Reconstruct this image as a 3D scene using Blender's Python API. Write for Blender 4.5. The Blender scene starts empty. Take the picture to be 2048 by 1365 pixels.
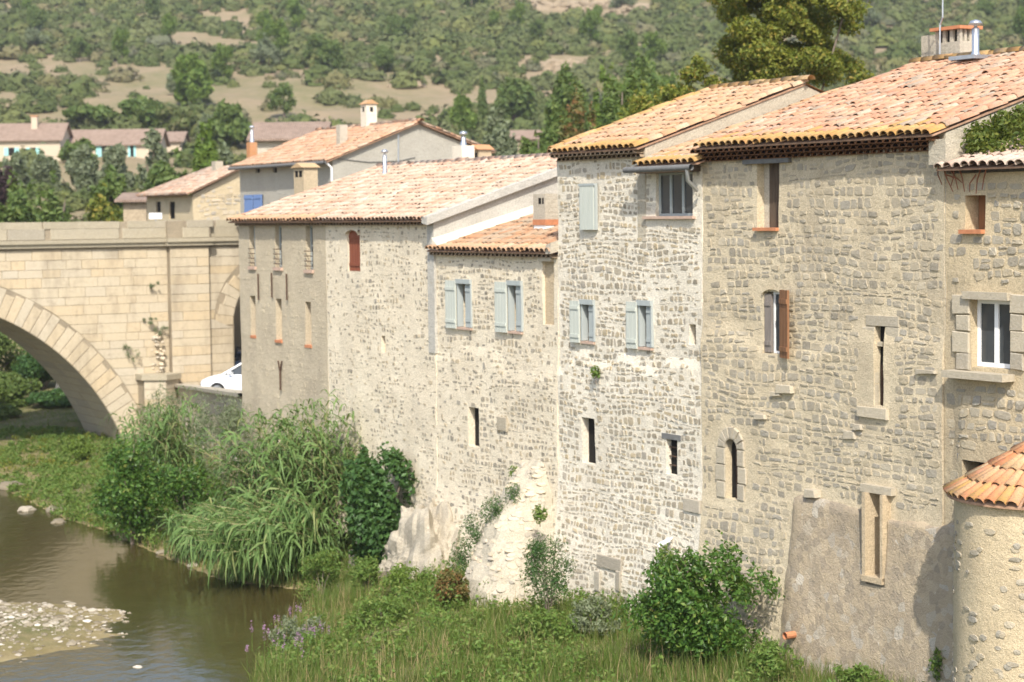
import bpy, math, random
import numpy as np
from mathutils import Matrix, Vector

scene = bpy.context.scene
COL = scene.collection
rng = np.random.default_rng(7)
random.seed(7)

# ------------------------------------------------------------------ camera, world, sun
F = 4000.0                      # focal length in pixels of the 2048 px wide photograph
H = 10.5                        # eye height above the river
PIT = math.atan((682.5 - 430) / F)
RHO = 0.012
FW = np.array([0, math.cos(PIT), -math.sin(PIT)])
U0 = np.array([0, math.sin(PIT), math.cos(PIT)])
X0 = np.array([1.0, 0, 0])
UP = U0 * math.cos(RHO) + X0 * math.sin(RHO)
RT = X0 * math.cos(RHO) - U0 * math.sin(RHO)
EYE = np.array([0, 0, H])
cam = bpy.data.cameras.new('camera')
cam.lens = 36 * F / 2048
cam.sensor_width = 36
cam.clip_end = 5000
cam.dof.use_dof = True
cam.dof.focus_distance = 29.0
cam.dof.aperture_fstop = 1.65
co = bpy.data.objects.new('camera', cam)
COL.objects.link(co)
m = Matrix.Identity(4)
for i in range(3):
    m[i][0] = RT[i]; m[i][1] = UP[i]; m[i][2] = -FW[i]; m[i][3] = EYE[i]
co.matrix_world = m
scene.camera = co

SUN_EL = math.radians(45)
SH = np.array([0.0175, -0.99985])
world = bpy.data.worlds.new('World')
scene.world = world
world.use_nodes = True
wn = world.node_tree
sky = wn.nodes.new('ShaderNodeTexSky')
sky.sky_type = 'NISHITA'
sky.sun_disc = False
sky.sun_elevation = SUN_EL
sky.sun_rotation = math.atan2(SH[0], SH[1])
sky.dust_density = 2.0
wn.links.new(sky.outputs[0], wn.nodes['Background'].inputs[0])
wn.nodes['Background'].inputs[1].default_value = 0.15
sl = bpy.data.lights.new('sun', 'SUN')
sl.energy = 3.5
sl.angle = math.radians(0.8)
sl.color = (1.0, 0.94, 0.84)
so = bpy.data.objects.new('sun', sl)
COL.objects.link(so)
sd = Vector((SH[0] * math.cos(SUN_EL), SH[1] * math.cos(SUN_EL), math.sin(SUN_EL)))
so.rotation_euler = sd.to_track_quat('Z', 'Y').to_euler()
so.location = (-20, -40, 60)
scene.view_settings.view_transform = 'Standard'
scene.view_settings.look = 'None'
scene.view_settings.gamma = 1
scene.view_settings.exposure = 0.88

# ------------------------------------------------------------------ pixel helpers
def ray(px, py):
    return FW * F + RT * (px - 1024) - UP * (py - 682.5)
def proj(p):
    d = np.asarray(p, float) - EYE
    w = d @ FW
    return 1024 + F * (d @ RT) / w, 682.5 - F * (d @ UP) / w
def onz(px, py, z=0.0):
    d = ray(px, py)
    return EYE + d * ((z - H) / d[2])

class Frame:
    """vertical facade plane: u along it (towards the right/near end), s into the house, z up"""
    def __init__(self, P, deg):
        a = math.radians(deg)
        self.P = np.array(P[:2], float)
        self.t = np.array([math.sin(a), -math.cos(a)])
        self.n = np.array([-math.cos(a), -math.sin(a)])
    def pt(self, u, s, z):
        p = self.P + self.t * u - self.n * s
        return np.array([p[0], p[1], z])
    def pts(self, u, s, z):
        u, s, z = np.broadcast_arrays(u, s, z)
        return np.stack([self.P[0] + self.t[0] * u - self.n[0] * s,
                         self.P[1] + self.t[1] * u - self.n[1] * s, z], -1).astype(float)
    def on(self, px, py, s=0.0):
        P = self.P - self.n * s
        d = ray(px, py)
        k = (P @ self.n) / (d[:2] @ self.n)
        p = EYE + d * k
        return (p[:2] - self.P) @ self.t, p[2]
    def rect(self, x0, x1, y0, y1):
        ua, zt = self.on(x0, y0); ub, zb = self.on(x1, y1)
        ua2, zb2 = self.on(x0, y1); ub2, zt2 = self.on(x1, y0)
        return ((ua + ua2) / 2, (ub + ub2) / 2, (zb + zb2) / 2, (zt + zt2) / 2)
    def atdepth(self, px, py, Y):
        d = ray(px, py)
        return EYE + d * (Y / d[1])

M = Frame((5.77, 38.1), 31)

# ------------------------------------------------------------------ object helpers
def put(name, me, parent=None, mat=None):
    o = bpy.data.objects.new(name, me)
    COL.objects.link(o)
    if parent is not None:
        o.parent = parent
    if mat is not None and me is not None and not me.materials:
        me.materials.append(mat)
    return o
def tag(o, label, cat, group=None, kind=None):
    if label: o['label'] = label
    if cat: o['category'] = cat
    if group: o['group'] = group
    if kind: o['kind'] = kind
    return o
def thing(name, label, cat, loc=(0, 0, 0), group=None):
    o = put(name, None)
    o.location = loc
    o.empty_display_size = 0.3
    return tag(o, label, cat, group)
def org(o):
    v = np.zeros(3)
    while o is not None:
        v += np.array(o.location); o = o.parent
    return v
def amesh(V, F, name='mesh', smooth=False):
    """V (n,3); F list of equal-length face arrays or list of such groups"""
    me = bpy.data.meshes.new(name)
    groups = F if isinstance(F, list) and np.ndim(F[0]) == 2 else [F]
    groups = [np.asarray(g, np.int32) for g in groups if len(g)]
    V = np.asarray(V, np.float32)
    me.vertices.add(len(V))
    me.vertices.foreach_set('co', V.ravel())
    nl = sum(g.size for g in groups); nf = sum(len(g) for g in groups)
    me.loops.add(nl)
    me.loops.foreach_set('vertex_index', np.concatenate([g.ravel() for g in groups]))
    me.polygons.add(nf)
    tot = np.concatenate([np.full(len(g), g.shape[1], np.int32) for g in groups])
    st = np.concatenate([[0], np.cumsum(tot)[:-1]]).astype(np.int32)
    me.polygons.foreach_set('loop_start', st)
    me.polygons.foreach_set('loop_total', tot)
    me.polygons.foreach_set('use_smooth', np.full(nf, bool(smooth)))
    me.update(calc_edges=True)
    return me
def part(name, V, F, mat, parent, smooth=False, top=None):
    """mesh given in world coordinates, hung under parent"""
    V = np.asarray(V, float)
    if parent is not None:
        V = V - org(parent)
    return put(name, amesh(V, F, name, smooth), parent, mat)
def polymesh(name, V, polys, mat, parent, smooth=False):
    V = np.asarray(V, float)
    if parent is not None:
        V = V - org(parent)
    me = bpy.data.meshes.new(name)
    me.from_pydata([tuple(v) for v in V], [], [tuple(p) for p in polys])
    if smooth:
        for p in me.polygons: p.use_smooth = True
    me.update()
    return put(name, me, parent, mat)
BOXF = np.array([[0, 3, 2, 1], [4, 5, 6, 7], [0, 1, 5, 4], [1, 2, 6, 5], [2, 3, 7, 6], [3, 0, 4, 7]])
def boxv(fr, u, s, z):
    c = [(0, 0), (1, 0), (1, 1), (0, 1)]
    return np.array([fr.pt(u[a], s[b], z[k]) for k in (0, 1) for a, b in c])
def fbox(fr, name, u, s, z, mat, parent):
    return part(name, boxv(fr, u, s, z), BOXF, mat, parent)
def fboxes(fr, name, lst, mat, parent):
    V = np.concatenate([boxv(fr, *b) for b in lst])
    Fc = np.concatenate([BOXF + 8 * i for i in range(len(lst))])
    return part(name, V, Fc, mat, parent)
def tube(pts, r0, r1, seg=6):
    pts = np.asarray(pts, float); n = len(pts)
    V = []; Fc = []
    for i in range(n):
        d = pts[min(i + 1, n - 1)] - pts[max(i - 1, 0)]
        d /= (np.linalg.norm(d) + 1e-9)
        a = np.cross(d, [0.3, 0.9, 0.2]); a /= np.linalg.norm(a); b = np.cross(d, a)
        r = r0 + (r1 - r0) * i / max(1, n - 1)
        for k in range(seg):
            th = 2 * math.pi * k / seg
            V.append(pts[i] + r * (a * math.cos(th) + b * math.sin(th)))
    for i in range(n - 1):
        for k in range(seg):
            k2 = (k + 1) % seg
            Fc.append((i * seg + k, i * seg + k2, (i + 1) * seg + k2, (i + 1) * seg + k))
    return np.array(V), np.array(Fc)
def merge(lst):
    V = []; Fc = []; o = 0
    for v, f in lst:
        V.append(v); Fc.append(np.asarray(f) + o); o += len(v)
    return np.concatenate(V), np.concatenate(Fc)
def lathe(c, prof, seg=12, ang=(0, 2 * math.pi)):
    V = []; Fc = []
    for r, z in prof:
        for k in range(seg + 1):
            th = ang[0] + (ang[1] - ang[0]) * k / seg
            V.append((c[0] + r * math.cos(th), c[1] + r * math.sin(th), z))
    n = seg + 1
    for i in range(len(prof) - 1):
        for k in range(seg):
            Fc.append((i * n + k, i * n + k + 1, (i + 1) * n + k + 1, (i + 1) * n + k))
    return np.array(V), np.array(Fc)

def vnoise(x, y, seed=0):
    x = np.asarray(x, float); y = np.asarray(y, float)
    xi = np.floor(x); yi = np.floor(y); fx = x - xi; fy = y - yi
    fx = fx * fx * (3 - 2 * fx); fy = fy * fy * (3 - 2 * fy)
    def h(a, b):
        v = np.sin(a * 127.1 + b * 311.7 + seed * 74.7) * 43758.5453
        return v - np.floor(v)
    return ((h(xi, yi) * (1 - fx) + h(xi + 1, yi) * fx) * (1 - fy) +
            (h(xi, yi + 1) * (1 - fx) + h(xi + 1, yi + 1) * fx) * fy) * 2 - 1
def fbm(x, y, seed=0, oct=4):
    r = 0; a = 0.5
    for i in range(oct):
        r = r + a * vnoise(x * 2 ** i, y * 2 ** i, seed + i * 3); a *= .5
    return r
def sstep(a, b, x):
    k = np.clip((np.asarray(x, float) - a) / (b - a), 0, 1)
    return k * k * (3 - 2 * k)

# ------------------------------------------------------------------ materials
class NT:
    def __init__(self, name, rough=0.85, spec=0.2):
        self.m = bpy.data.materials.new(name)
        self.m.use_nodes = True
        self.t = self.m.node_tree
        self.b = self.t.nodes['Principled BSDF']
        self.b.inputs['Roughness'].default_value = rough
        self.b.inputs['Specular IOR Level'].default_value = spec
        self.geo = self.t.nodes.new('ShaderNodeNewGeometry')
        self.oi = self.t.nodes.new('ShaderNodeObjectInfo')
        self.pos = self.geo.outputs['Position']
    def lk(self, a, b): self.t.links.new(a, b)
    def val(self, inp, v):
        if hasattr(v, 'links'): self.lk(v, inp)
        else:
            if isinstance(v, (tuple, list)) and len(v) == 3 and inp.type == 'RGBA': v = (*v, 1)
            inp.default_value = v
    def noise(self, scale, detail=4, rough=.6, vec=None, stretch=None, out='Fac'):
        n = self.t.nodes.new('ShaderNodeTexNoise')
        v = self.pos if vec is None else vec
        if stretch:
            mp = self.t.nodes.new('ShaderNodeMapping')
            mp.inputs['Scale'].default_value = stretch
            self.lk(v, mp.inputs[0]); v = mp.outputs[0]
        self.lk(v, n.inputs['Vector'])
        n.inputs['Scale'].default_value = scale
        n.inputs['Detail'].default_value = detail
        n.inputs['Roughness'].default_value = rough
        return n.outputs[0] if out == 'Fac' else n.outputs[1]
    def vor(self, scale, feat='F1', stretch=None, out=0, vec=None, rnd=1.0):
        n = self.t.nodes.new('ShaderNodeTexVoronoi')
        n.feature = feat
        v = self.pos if vec is None else vec
        if stretch:
            mp = self.t.nodes.new('ShaderNodeMapping')
            mp.inputs['Scale'].default_value = stretch
            self.lk(v, mp.inputs[0]); v = mp.outputs[0]
        self.lk(v, n.inputs['Vector'])
        n.inputs['Scale'].default_value = scale
        n.inputs['Randomness'].default_value = rnd
        return n.outputs[out]
    def ramp(self, fac, stops, interp='LINEAR'):
        r = self.t.nodes.new('ShaderNodeValToRGB')
        r.color_ramp.interpolation = interp
        e = r.color_ramp.elements
        while len(e) < len(stops): e.new(0.5)
        for k, (p, c) in zip(e, stops):
            k.position = p
            k.color = (c, c, c, 1) if not isinstance(c, (tuple, list)) else (*c[:3], 1)
        self.lk(fac, r.inputs[0])
        return r.outputs[0]
    def mix(self, fac, a, b, mode='MIX'):
        n = self.t.nodes.new('ShaderNodeMix')
        n.data_type = 'RGBA'; n.blend_type = mode
        self.val(n.inputs[0], fac); self.val(n.inputs[6], a); self.val(n.inputs[7], b)
        return n.outputs[2]
    def math(self, op, a, b=0.0):
        n = self.t.nodes.new('ShaderNodeMath'); n.operation = op
        self.val(n.inputs[0], a); self.val(n.inputs[1], b)
        return n.outputs[0]
    def rand(self):
        return self.math('FRACT', self.math('ADD', self.math('MULTIPLY', self.oi.outputs['Random'], 7.31),
                                            self.geo.outputs['Random Per Island']))
    def bump(self, h, dist=.02, strength=1.0):
        n = self.t.nodes.new('ShaderNodeBump')
        n.inputs['Distance'].default_value = dist
        n.inputs['Strength'].default_value = strength
        self.lk(h, n.inputs['Height'])
        self.lk(n.outputs[0], self.b.inputs['Normal'])
    def color(self, c):
        self.val(self.b.inputs['Base Color'], c)
        return self.m

def mortar_mat(name, a, b, dark, stain=.5, grain=1.0):
    k = NT(name, .95, .1)
    c = k.mix(k.ramp(k.noise(1.3, 5), [(.3, 0), (.7, 1)]), a, b)
    c = k.mix(k.math('MULTIPLY', k.ramp(k.noise(.55, 6, .65, stretch=(1, 1, .45)), [(.5, 0), (.72, 1)]), stain), c, dark)
    sp = k.ramp(k.noise(34 * grain, 3, .7), [(.36, .72), (.6, 1.0)])
    c = k.mix(1.0, c, sp, 'MULTIPLY')
    h = k.math('ADD', k.noise(9, 6, .7), k.math('MULTIPLY', k.noise(40, 3), .5))
    k.bump(h, .035, .9)
    return k.color(c)
def stone_mat(name, stops, dark=(.16, .14, .11), streak=0):
    k = NT(name, .9, .15)
    c = k.ramp(k.rand(), stops)
    c = k.mix(k.ramp(k.noise(7, 5, .7), [(.4, 0), (.8, .4)]), c, dark)
    c = k.mix(k.ramp(k.noise(23, 3), [(.5, 0), (.8, .5)]), c, (.55, .5, .42))
    if streak:
        c = k.mix(k.ramp(k.noise(.8, 6, .7, stretch=(1, 1, .3)), [(.5, 0), (.75, streak)]), c, tuple(v * .6 for v in dark))
        c = k.mix(k.ramp(k.noise(2.2, 6, .75, stretch=(1, 1, 2.5)), [(.55, 0), (.75, streak * .8)]), c, tuple(v * .55 for v in dark))
    k.bump(k.noise(22, 5, .7), .02, .9)
    return k.color(c)
def tile_mat(name, stops, lichen=(.30, .27, .22), la=.55, gold=0.0):
    k = NT(name, .9, .15)
    c = k.ramp(k.rand(), stops)
    c = k.mix(k.ramp(k.noise(5.5, 5, .7), [(.45, 0), (.7, la)]), c, lichen)
    c = k.mix(k.ramp(k.noise(1.1, 5, .75), [(.52, 0), (.72, .5)]), c, (.36, .31, .25))
    if gold:
        c = k.mix(k.ramp(k.noise(11, 4, .6), [(.38, 0), (.55, gold)]), c, (.44, .26, .06))
    c = k.mix(k.ramp(k.noise(30, 3), [(.35, .45), (.5, 0)]), c, (.16, .12, .09))
    k.bump(k.noise(40, 4), .01, .7)
    return k.color(c)
def leaf_mat(name, stops, trans=.3, rough=.55):
    k = NT(name, rough, .25)
    r = k.rand()
    c = k.ramp(r, stops)
    c = k.mix(k.ramp(k.noise(.9, 3), [(.4, 0), (.65, .5)]), c, stops[len(stops) // 2][1])
    k.color(c)
    tr = k.t.nodes.new('ShaderNodeBsdfTranslucent')
    k.lk(k.mix(.5, c, (.35, .42, .05), 'MIX'), tr.inputs[0])
    mx = k.t.nodes.new('ShaderNodeMixShader')
    mx.inputs[0].default_value = trans
    out = k.t.nodes['Material Output']
    k.lk(k.b.outputs[0], mx.inputs[1]); k.lk(tr.outputs[0], mx.inputs[2]); k.lk(mx.outputs[0], out.inputs[0])
    return k.m
def plain(name, c, rough=.8, var=.25, scale=6, spec=.2, metal=0, bump=0):
    k = NT(name, rough, spec)
    d = tuple(v * (1 - var) for v in c)
    col = k.mix(k.ramp(k.noise(scale, 5, .65), [(.3, 0), (.7, 1)]), d, c)
    k.b.inputs['Metallic'].default_value = metal
    if bump: k.bump(k.noise(scale * 4, 4), bump, .8)
    return k.color(col)
def wood_mat(name, a, b, rough=.8):
    k = NT(name, rough, .2)
    c = k.mix(k.ramp(k.noise(14, 5, .7, stretch=(1, 1, .08)), [(.3, 0), (.7, 1)]), a, b)
    k.bump(k.noise(30, 3, stretch=(1, 1, .05)), .006, .8)
    return k.color(c)

MT = {}
MT['mortar_a'] = mortar_mat('mortar_white', (.78, .72, .60), (.71, .645, .52), (.54, .48, .385), .5)
MT['mortar_b'] = mortar_mat('mortar_cream', (.77, .685, .53), (.70, .61, .46), (.56, .485, .37), .5)
MT['mortar_d'] = mortar_mat('mortar_ochre', (.64, .55, .39), (.56, .47, .325), (.39, .33, .24), .8)
MT['mortar_e'] = mortar_mat('mortar_tan', (.61, .505, .335), (.53, .43, .28), (.36, .30, .21), .8)
MT['render_c'] = mortar_mat('render_greige', (.55, .475, .345), (.48, .41, .30), (.37, .32, .24), .6)
MT['render_brown'] = mortar_mat('render_brown', (.45, .365, .255), (.36, .29, .20), (.25, .205, .15), .9, .3)
MT['render_grey'] = mortar_mat('render_grey', (.44, .42, .37), (.54, .515, .455), (.33, .315, .28), .4)
MT['render_f'] = mortar_mat('render_house_grey', (.44, .415, .355), (.40, .375, .32), (.33, .31, .265), .4)
MT['cement'] = mortar_mat('cement_strip', (.50, .45, .35), (.45, .40, .31), (.36, .32, .25), .4)
MT['villa'] = plain('villa_render', (.50, .42, .315), .9, .1)
MT['rock'] = mortar_mat('limestone_rock', (.46, .41, .32), (.36, .32, .25), (.22, .195, .155), .8)
MT['earth'] = mortar_mat('hill_earth', (.33, .265, .185), (.27, .215, .15), (.2, .165, .12), .6)
MT['cliff'] = mortar_mat('grey_cliff', (.27, .26, .235), (.20, .19, .17), (.11, .105, .09), .8)
MT['stone_a'] = stone_mat('stone_grey_tan', [(0, (.27, .235, .175)), (.3, (.37, .325, .245)), (.55, (.43, .35, .225)), (.75, (.32, .29, .24)), (1, (.55, .48, .37))], (.23, .20, .15))
MT['stone_b'] = stone_mat('stone_cream', [(0, (.33, .295, .235)), (.4, (.50, .44, .345)), (.7, (.55, .45, .31)), (1, (.40, .37, .31))], (.25, .225, .18))
MT['stone_d'] = stone_mat('stone_brown', [(0, (.27, .24, .185)), (.35, (.37, .325, .245)), (.6, (.43, .36, .245)), (.8, (.31, .285, .235)), (1, (.50, .43, .31))], (.21, .185, .14))
MT['stone_c'] = stone_mat('stone_small_grey', [(0, (.24, .215, .17)), (.4, (.36, .315, .24)), (.7, (.45, .37, .25)), (1, (.33, .305, .255))], (.2, .18, .14))
MT['stone_dress'] = stone_mat('dressed_stone', [(0, (.35, .31, .24)), (1, (.47, .41, .305))], (.24, .21, .16))
MT['ashlar'] = stone_mat('bridge_ashlar', [(0, (.46, .375, .25)), (.3, (.485, .41, .29)), (.55, (.455, .395, .295)), (.8, (.49, .39, .25)), (1, (.47, .415, .32))], (.36, .30, .215), .75)
MT['ashlar_joint'] = mortar_mat('bridge_joint', (.36, .30, .215), (.28, .235, .165), (.19, .16, .12), .7)
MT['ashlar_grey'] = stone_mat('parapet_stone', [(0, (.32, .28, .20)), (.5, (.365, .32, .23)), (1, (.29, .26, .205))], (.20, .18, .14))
MT['tile_d'] = tile_mat('tile_pink', [(0, (.46, .215, .125)), (.3, (.53, .285, .175)), (.55, (.50, .335, .22)), (.75, (.50, .245, .14)), (.88, (.33, .27, .205)), (1, (.54, .40, .285))], la=.45)
MT['tile_eave'] = tile_mat('tile_lichen', [(0, (.46, .24, .10)), (.5, (.44, .27, .11)), (1, (.50, .35, .20))], la=.4, gold=.5)
MT['tile_a'] = tile_mat('tile_apricot', [(0, (.48, .265, .145)), (.4, (.53, .32, .18)), (.7, (.48, .285, .165)), (1, (.54, .385, .255))], la=.35)
MT['tile_c'] = tile_mat('tile_cream', [(0, (.50, .31, .215)), (.3, (.55, .40, .29)), (.6, (.55, .44, .335)), (.8, (.50, .27, .17)), (1, (.58, .48, .38))], la=.4)
MT['tile_b'] = tile_mat('tile_orange', [(0, (.40, .19, .10)), (.4, (.44, .26, .155)), (.7, (.38, .30, .22)), (1, (.43, .21, .11))], la=.7, gold=.15)
MT['tile_t'] = tile_mat('tile_red', [(0, (.50, .18, .085)), (.5, (.55, .26, .14)), (.75, (.50, .36, .21)), (1, (.48, .21, .10))], la=.4, gold=.25)
MT['tile_f'] = tile_mat('tile_salmon', [(0, (.48, .235, .13)), (.4, (.53, .315, .195)), (.7, (.48, .36, .25)), (1, (.51, .26, .145))], la=.35)
MT['tile_e'] = tile_mat('tile_pale', [(0, (.50, .34, .26)), (1, (.58, .455, .365))], la=.4)
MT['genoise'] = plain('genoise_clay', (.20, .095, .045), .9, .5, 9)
MT['genoise_pale'] = plain('genoise_pale', (.36, .27, .18), .9, .4, 9)
MT['deck'] = plain('tile_channel', (.42, .26, .17), .95, .5, 7)
MT['terracotta'] = plain('terracotta_sill', (.52, .22, .11), .85, .3, 9)
MT['sill_pale'] = plain('pale_sill', (.50, .36, .28), .85, .25, 9)
MT['sage'] = wood_mat('sage_paint', (.42, .445, .395), (.49, .51, .455), .75)
MT['greyblue'] = wood_mat('grey_blue_paint', (.30, .33, .325), (.36, .39, .38), .75)
MT['redwood'] = wood_mat('red_brown_shutter', (.17, .05, .028), (.25, .085, .045), .75)
MT['brownwood'] = wood_mat('brown_shutter', (.16, .075, .035), (.27, .14, .07), .75)
MT['darkwood'] = wood_mat('old_dark_wood', (.06, .042, .03), (.13, .095, .065), .85)
MT['greywood'] = wood_mat('weathered_wood', (.15, .13, .115), (.24, .21, .185), .85)
MT['blue'] = wood_mat('blue_shutter', (.11, .18, .36), (.16, .24, .43), .7)
MT['turq'] = plain('turquoise_shutter', (.30, .58, .56), .7, .1)
MT['white'] = plain('white_frame', (.78, .78, .77), .5, .05)
MT['iron'] = plain('rusty_iron', (.10, .06, .04), .8, .4, 20)
MT['zinc'] = plain('zinc_metal', (.55, .57, .60), .35, .2, 8, .5, .8)
MT['slate'] = plain('slate_grey', (.17, .17, .165), .8, .3, 10)
MT['dark'] = plain('painted_interior_shade', (.018, .016, .014), .95, .3)  # near-black colour standing in for the shade inside rooms, flues and vents
MT['infill'] = mortar_mat('window_infill', (.56, .45, .30), (.50, .40, .27), (.40, .32, .22), .4)
MT['plaster'] = mortar_mat('window_plaster', (.52, .47, .38), (.48, .43, .34), (.36, .32, .26), .4)
k = NT('render_blotchy', .95, .1)
c = k.mix(k.ramp(k.noise(1.1, 6, .7), [(.3, 0), (.7, 1)]), (.50, .41, .295), (.38, .315, .225))
vc = k.t.nodes.new('ShaderNodeTexVoronoi'); vc.inputs['Scale'].default_value = 6.0; k.lk(k.pos, vc.inputs[0])
sv = k.t.nodes.new('ShaderNodeSeparateColor'); k.lk(vc.outputs['Color'], sv.inputs[0])
c = k.mix(.55, c, k.ramp(sv.outputs[0], [(0, (.22, .19, .15)), (.4, (.36, .29, .20)), (.75, (.44, .355, .24)), (.95, (.38, .36, .32)), (1, (.62, .58, .5))]))
c = k.mix(k.ramp(k.noise(.45, 5, .7, stretch=(1, 1, .4)), [(.45, 0), (.7, .6)]), c, (.21, .18, .14))
c = k.mix(k.ramp(k.noise(26, 3, .7), [(.66, 0), (.72, .7)]), c, (.6, .57, .5))
k.bump(k.math('ADD', k.noise(7, 6, .75), k.math('MULTIPLY', k.noise(24, 4), .6)), .05, 1.0)
MT['render_blotchy'] = k.color(c)
k = NT('window_glass', .06, .5); MT['glass'] = k.color(k.mix(k.noise(1.5, 3), (.02, .024, .028), (.07, .08, .085)))
k = NT('car_paint', .25, .5); k.b.inputs['Coat Weight'].default_value = .6; MT['carwhite'] = k.color((.82, .83, .84))
k = NT('car_paint_dark', .25, .5); k.b.inputs['Coat Weight'].default_value = .6; MT['cardark'] = k.color((.05, .055, .065))
MT['rubber'] = plain('tyre_rubber', (.02, .02, .02), .8)
k = NT('lamp_glass', .1, .6); MT['lamp'] = k.color((.55, .57, .6))
MT['bark'] = wood_mat('bark', (.13, .10, .075), (.22, .18, .14), .9)
MT['reedstem'] = wood_mat('reed_stem', (.36, .32, .15), (.44, .40, .22), .7)

MT['leaf_bush'] = leaf_mat('leaf_bush', [(0, (.018, .05, .008)), (.35, (.04, .10, .016)), (.7, (.07, .145, .026)), (.93, (.12, .20, .04)), (1, (.22, .22, .06))], .3, .4)
MT['leaf_fig'] = leaf_mat('leaf_fig', [(0, (.025, .06, .016)), (.5, (.045, .10, .028)), (1, (.075, .15, .04))], .25, .45)
MT['leaf_reed'] = leaf_mat('leaf_reed', [(0, (.07, .13, .035)), (.5, (.11, .19, .055)), (.88, (.16, .25, .08)), (1, (.30, .29, .12))], .35)
MT['leaf_olive'] = leaf_mat('leaf_olive', [(0, (.11, .135, .075)), (.5, (.165, .195, .115)), (1, (.215, .24, .145))], .3)
MT['leaf_tree'] = leaf_mat('leaf_tree', [(0, (.065, .095, .014)), (.4, (.12, .15, .022)), (.75, (.18, .19, .03)), (1, (.27, .195, .035))], .3)
MT['leaf_red'] = leaf_mat('leaf_red', [(0, (.07, .09, .02)), (.5, (.13, .12, .04)), (1, (.25, .09, .04))], .3)
MT['leaf_ivy'] = leaf_mat('leaf_ivy', [(0, (.035, .06, .008)), (.5, (.075, .105, .014)), (1, (.14, .145, .025))], .25)
MT['leaf_wood'] = leaf_mat('leaf_wood', [(0, (.055, .095, .022)), (.5, (.09, .135, .032)), (1, (.14, .18, .05))], .25)
MT['leaf_lime'] = leaf_mat('leaf_lime', [(0, (.07, .13, .02)), (1, (.14, .20, .035))], .3)
MT['leaf_purple'] = leaf_mat('leaf_purple', [(0, (.03, .018, .022)), (1, (.07, .04, .045))], .2)
MT['leaf_scrub'] = leaf_mat('leaf_scrub', [(0, (.05, .075, .022)), (.3, (.085, .11, .03)), (.6, (.115, .14, .045)), (.8, (.15, .16, .06)), (1, (.17, .15, .075))], .2)
MT['grass'] = leaf_mat('grass_blades', [(0, (.055, .11, .018)), (.45, (.09, .155, .028)), (.72, (.13, .17, .04)), (.88, (.24, .21, .085)), (1, (.32, .25, .13))], .35)
MT['weed'] = leaf_mat('weed_leaves', [(0, (.06, .12, .02)), (.6, (.11, .18, .035)), (1, (.19, .21, .06))], .3)
MT['flower'] = leaf_mat('purple_flower', [(0, (.28, .13, .25)), (1, (.42, .25, .40))], .3)

# ground: dry grass, earth, stones, gravel near the water
k = NT('ground_earth', .95, .1)
c = k.mix(k.ramp(k.noise(.05, 6, .65), [(.4, 0), (.62, 1)]), (.255, .195, .125), (.165, .15, .075))
c = k.mix(k.ramp(k.noise(.6, 5, .7), [(.45, 0), (.75, .6)]), c, (.29, .225, .145))
sepz = k.t.nodes.new('ShaderNodeSeparateXYZ'); k.lk(k.pos, sepz.inputs[0])
bed = k.mix(k.ramp(k.noise(1.1, 5), [(.35, 0), (.7, 1)]), (.20, .155, .07), (.30, .24, .13))
low = k.ramp(k.math('MULTIPLY', k.math('ADD', sepz.outputs[2], .1), .6), [(.46, 1), (.60, 0)])
lowb = k.ramp(k.math('MULTIPLY', sepz.outputs[2], .2), [(.42, 1), (.52, 0)])
c = k.mix(lowb, c, k.mix(k.ramp(k.noise(1.4, 5, .7), [(.35, 0), (.65, 1)]), (.085, .10, .035), (.19, .16, .085)))
c = k.mix(low, c, bed)
k.bump(k.noise(3, 6, .7), .12, .8)
MT['ground'] = k.color(c)

k = NT('gravel', .9, .15)
c = k.ramp(k.rand(), [(0, (.15, .125, .085)), (.5, (.25, .215, .155)), (.88, (.34, .30, .24)), (1, (.50, .46, .39))])
MT['gravel'] = k.color(c)

# river water: thin tinted water over its bed
wm = bpy.data.materials.new('river_water'); wm.use_nodes = True
t = wm.node_tree; t.nodes.clear()
out = t.nodes.new('ShaderNodeOutputMaterial')
trn = t.nodes.new('ShaderNodeBsdfTransparent'); trn.inputs[0].default_value = (.50, .44, .22, 1)
dif = t.nodes.new('ShaderNodeBsdfDiffuse'); dif.inputs[0].default_value = (.082, .074, .028, 1)
glo = t.nodes.new('ShaderNodeBsdfGlossy'); glo.inputs['Roughness'].default_value = .09
m1 = t.nodes.new('ShaderNodeMixShader'); m1.inputs[0].default_value = .5
m2 = t.nodes.new('ShaderNodeMixShader')
fr_ = t.nodes.new('ShaderNodeFresnel'); fr_.inputs[0].default_value = 1.33
gg = t.nodes.new('ShaderNodeNewGeometry')
mp = t.nodes.new('ShaderNodeMapping'); mp.inputs['Scale'].default_value = (1, .7, 1)
nz = t.nodes.new('ShaderNodeTexNoise'); nz.inputs['Scale'].default_value = 3.0; nz.inputs['Detail'].default_value = 4
bp = t.nodes.new('ShaderNodeBump'); bp.inputs['Distance'].default_value = .02; bp.inputs['Strength'].default_value = .6
for a, b in ((gg.outputs['Position'], mp.inputs[0]), (mp.outputs[0], nz.inputs['Vector']), (nz.outputs[0], bp.inputs['Height']),
             (bp.outputs[0], glo.inputs['Normal']), (bp.outputs[0], fr_.inputs['Normal']), (trn.outputs[0], m1.inputs[1]), (dif.outputs[0], m1.inputs[2]),
             (m1.outputs[0], m2.inputs[1]), (glo.outputs[0], m2.inputs[2]), (fr_.outputs[0], m2.inputs[0]), (m2.outputs[0], out.inputs[0])):
    t.links.new(a, b)
MT['water'] = wm

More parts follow.
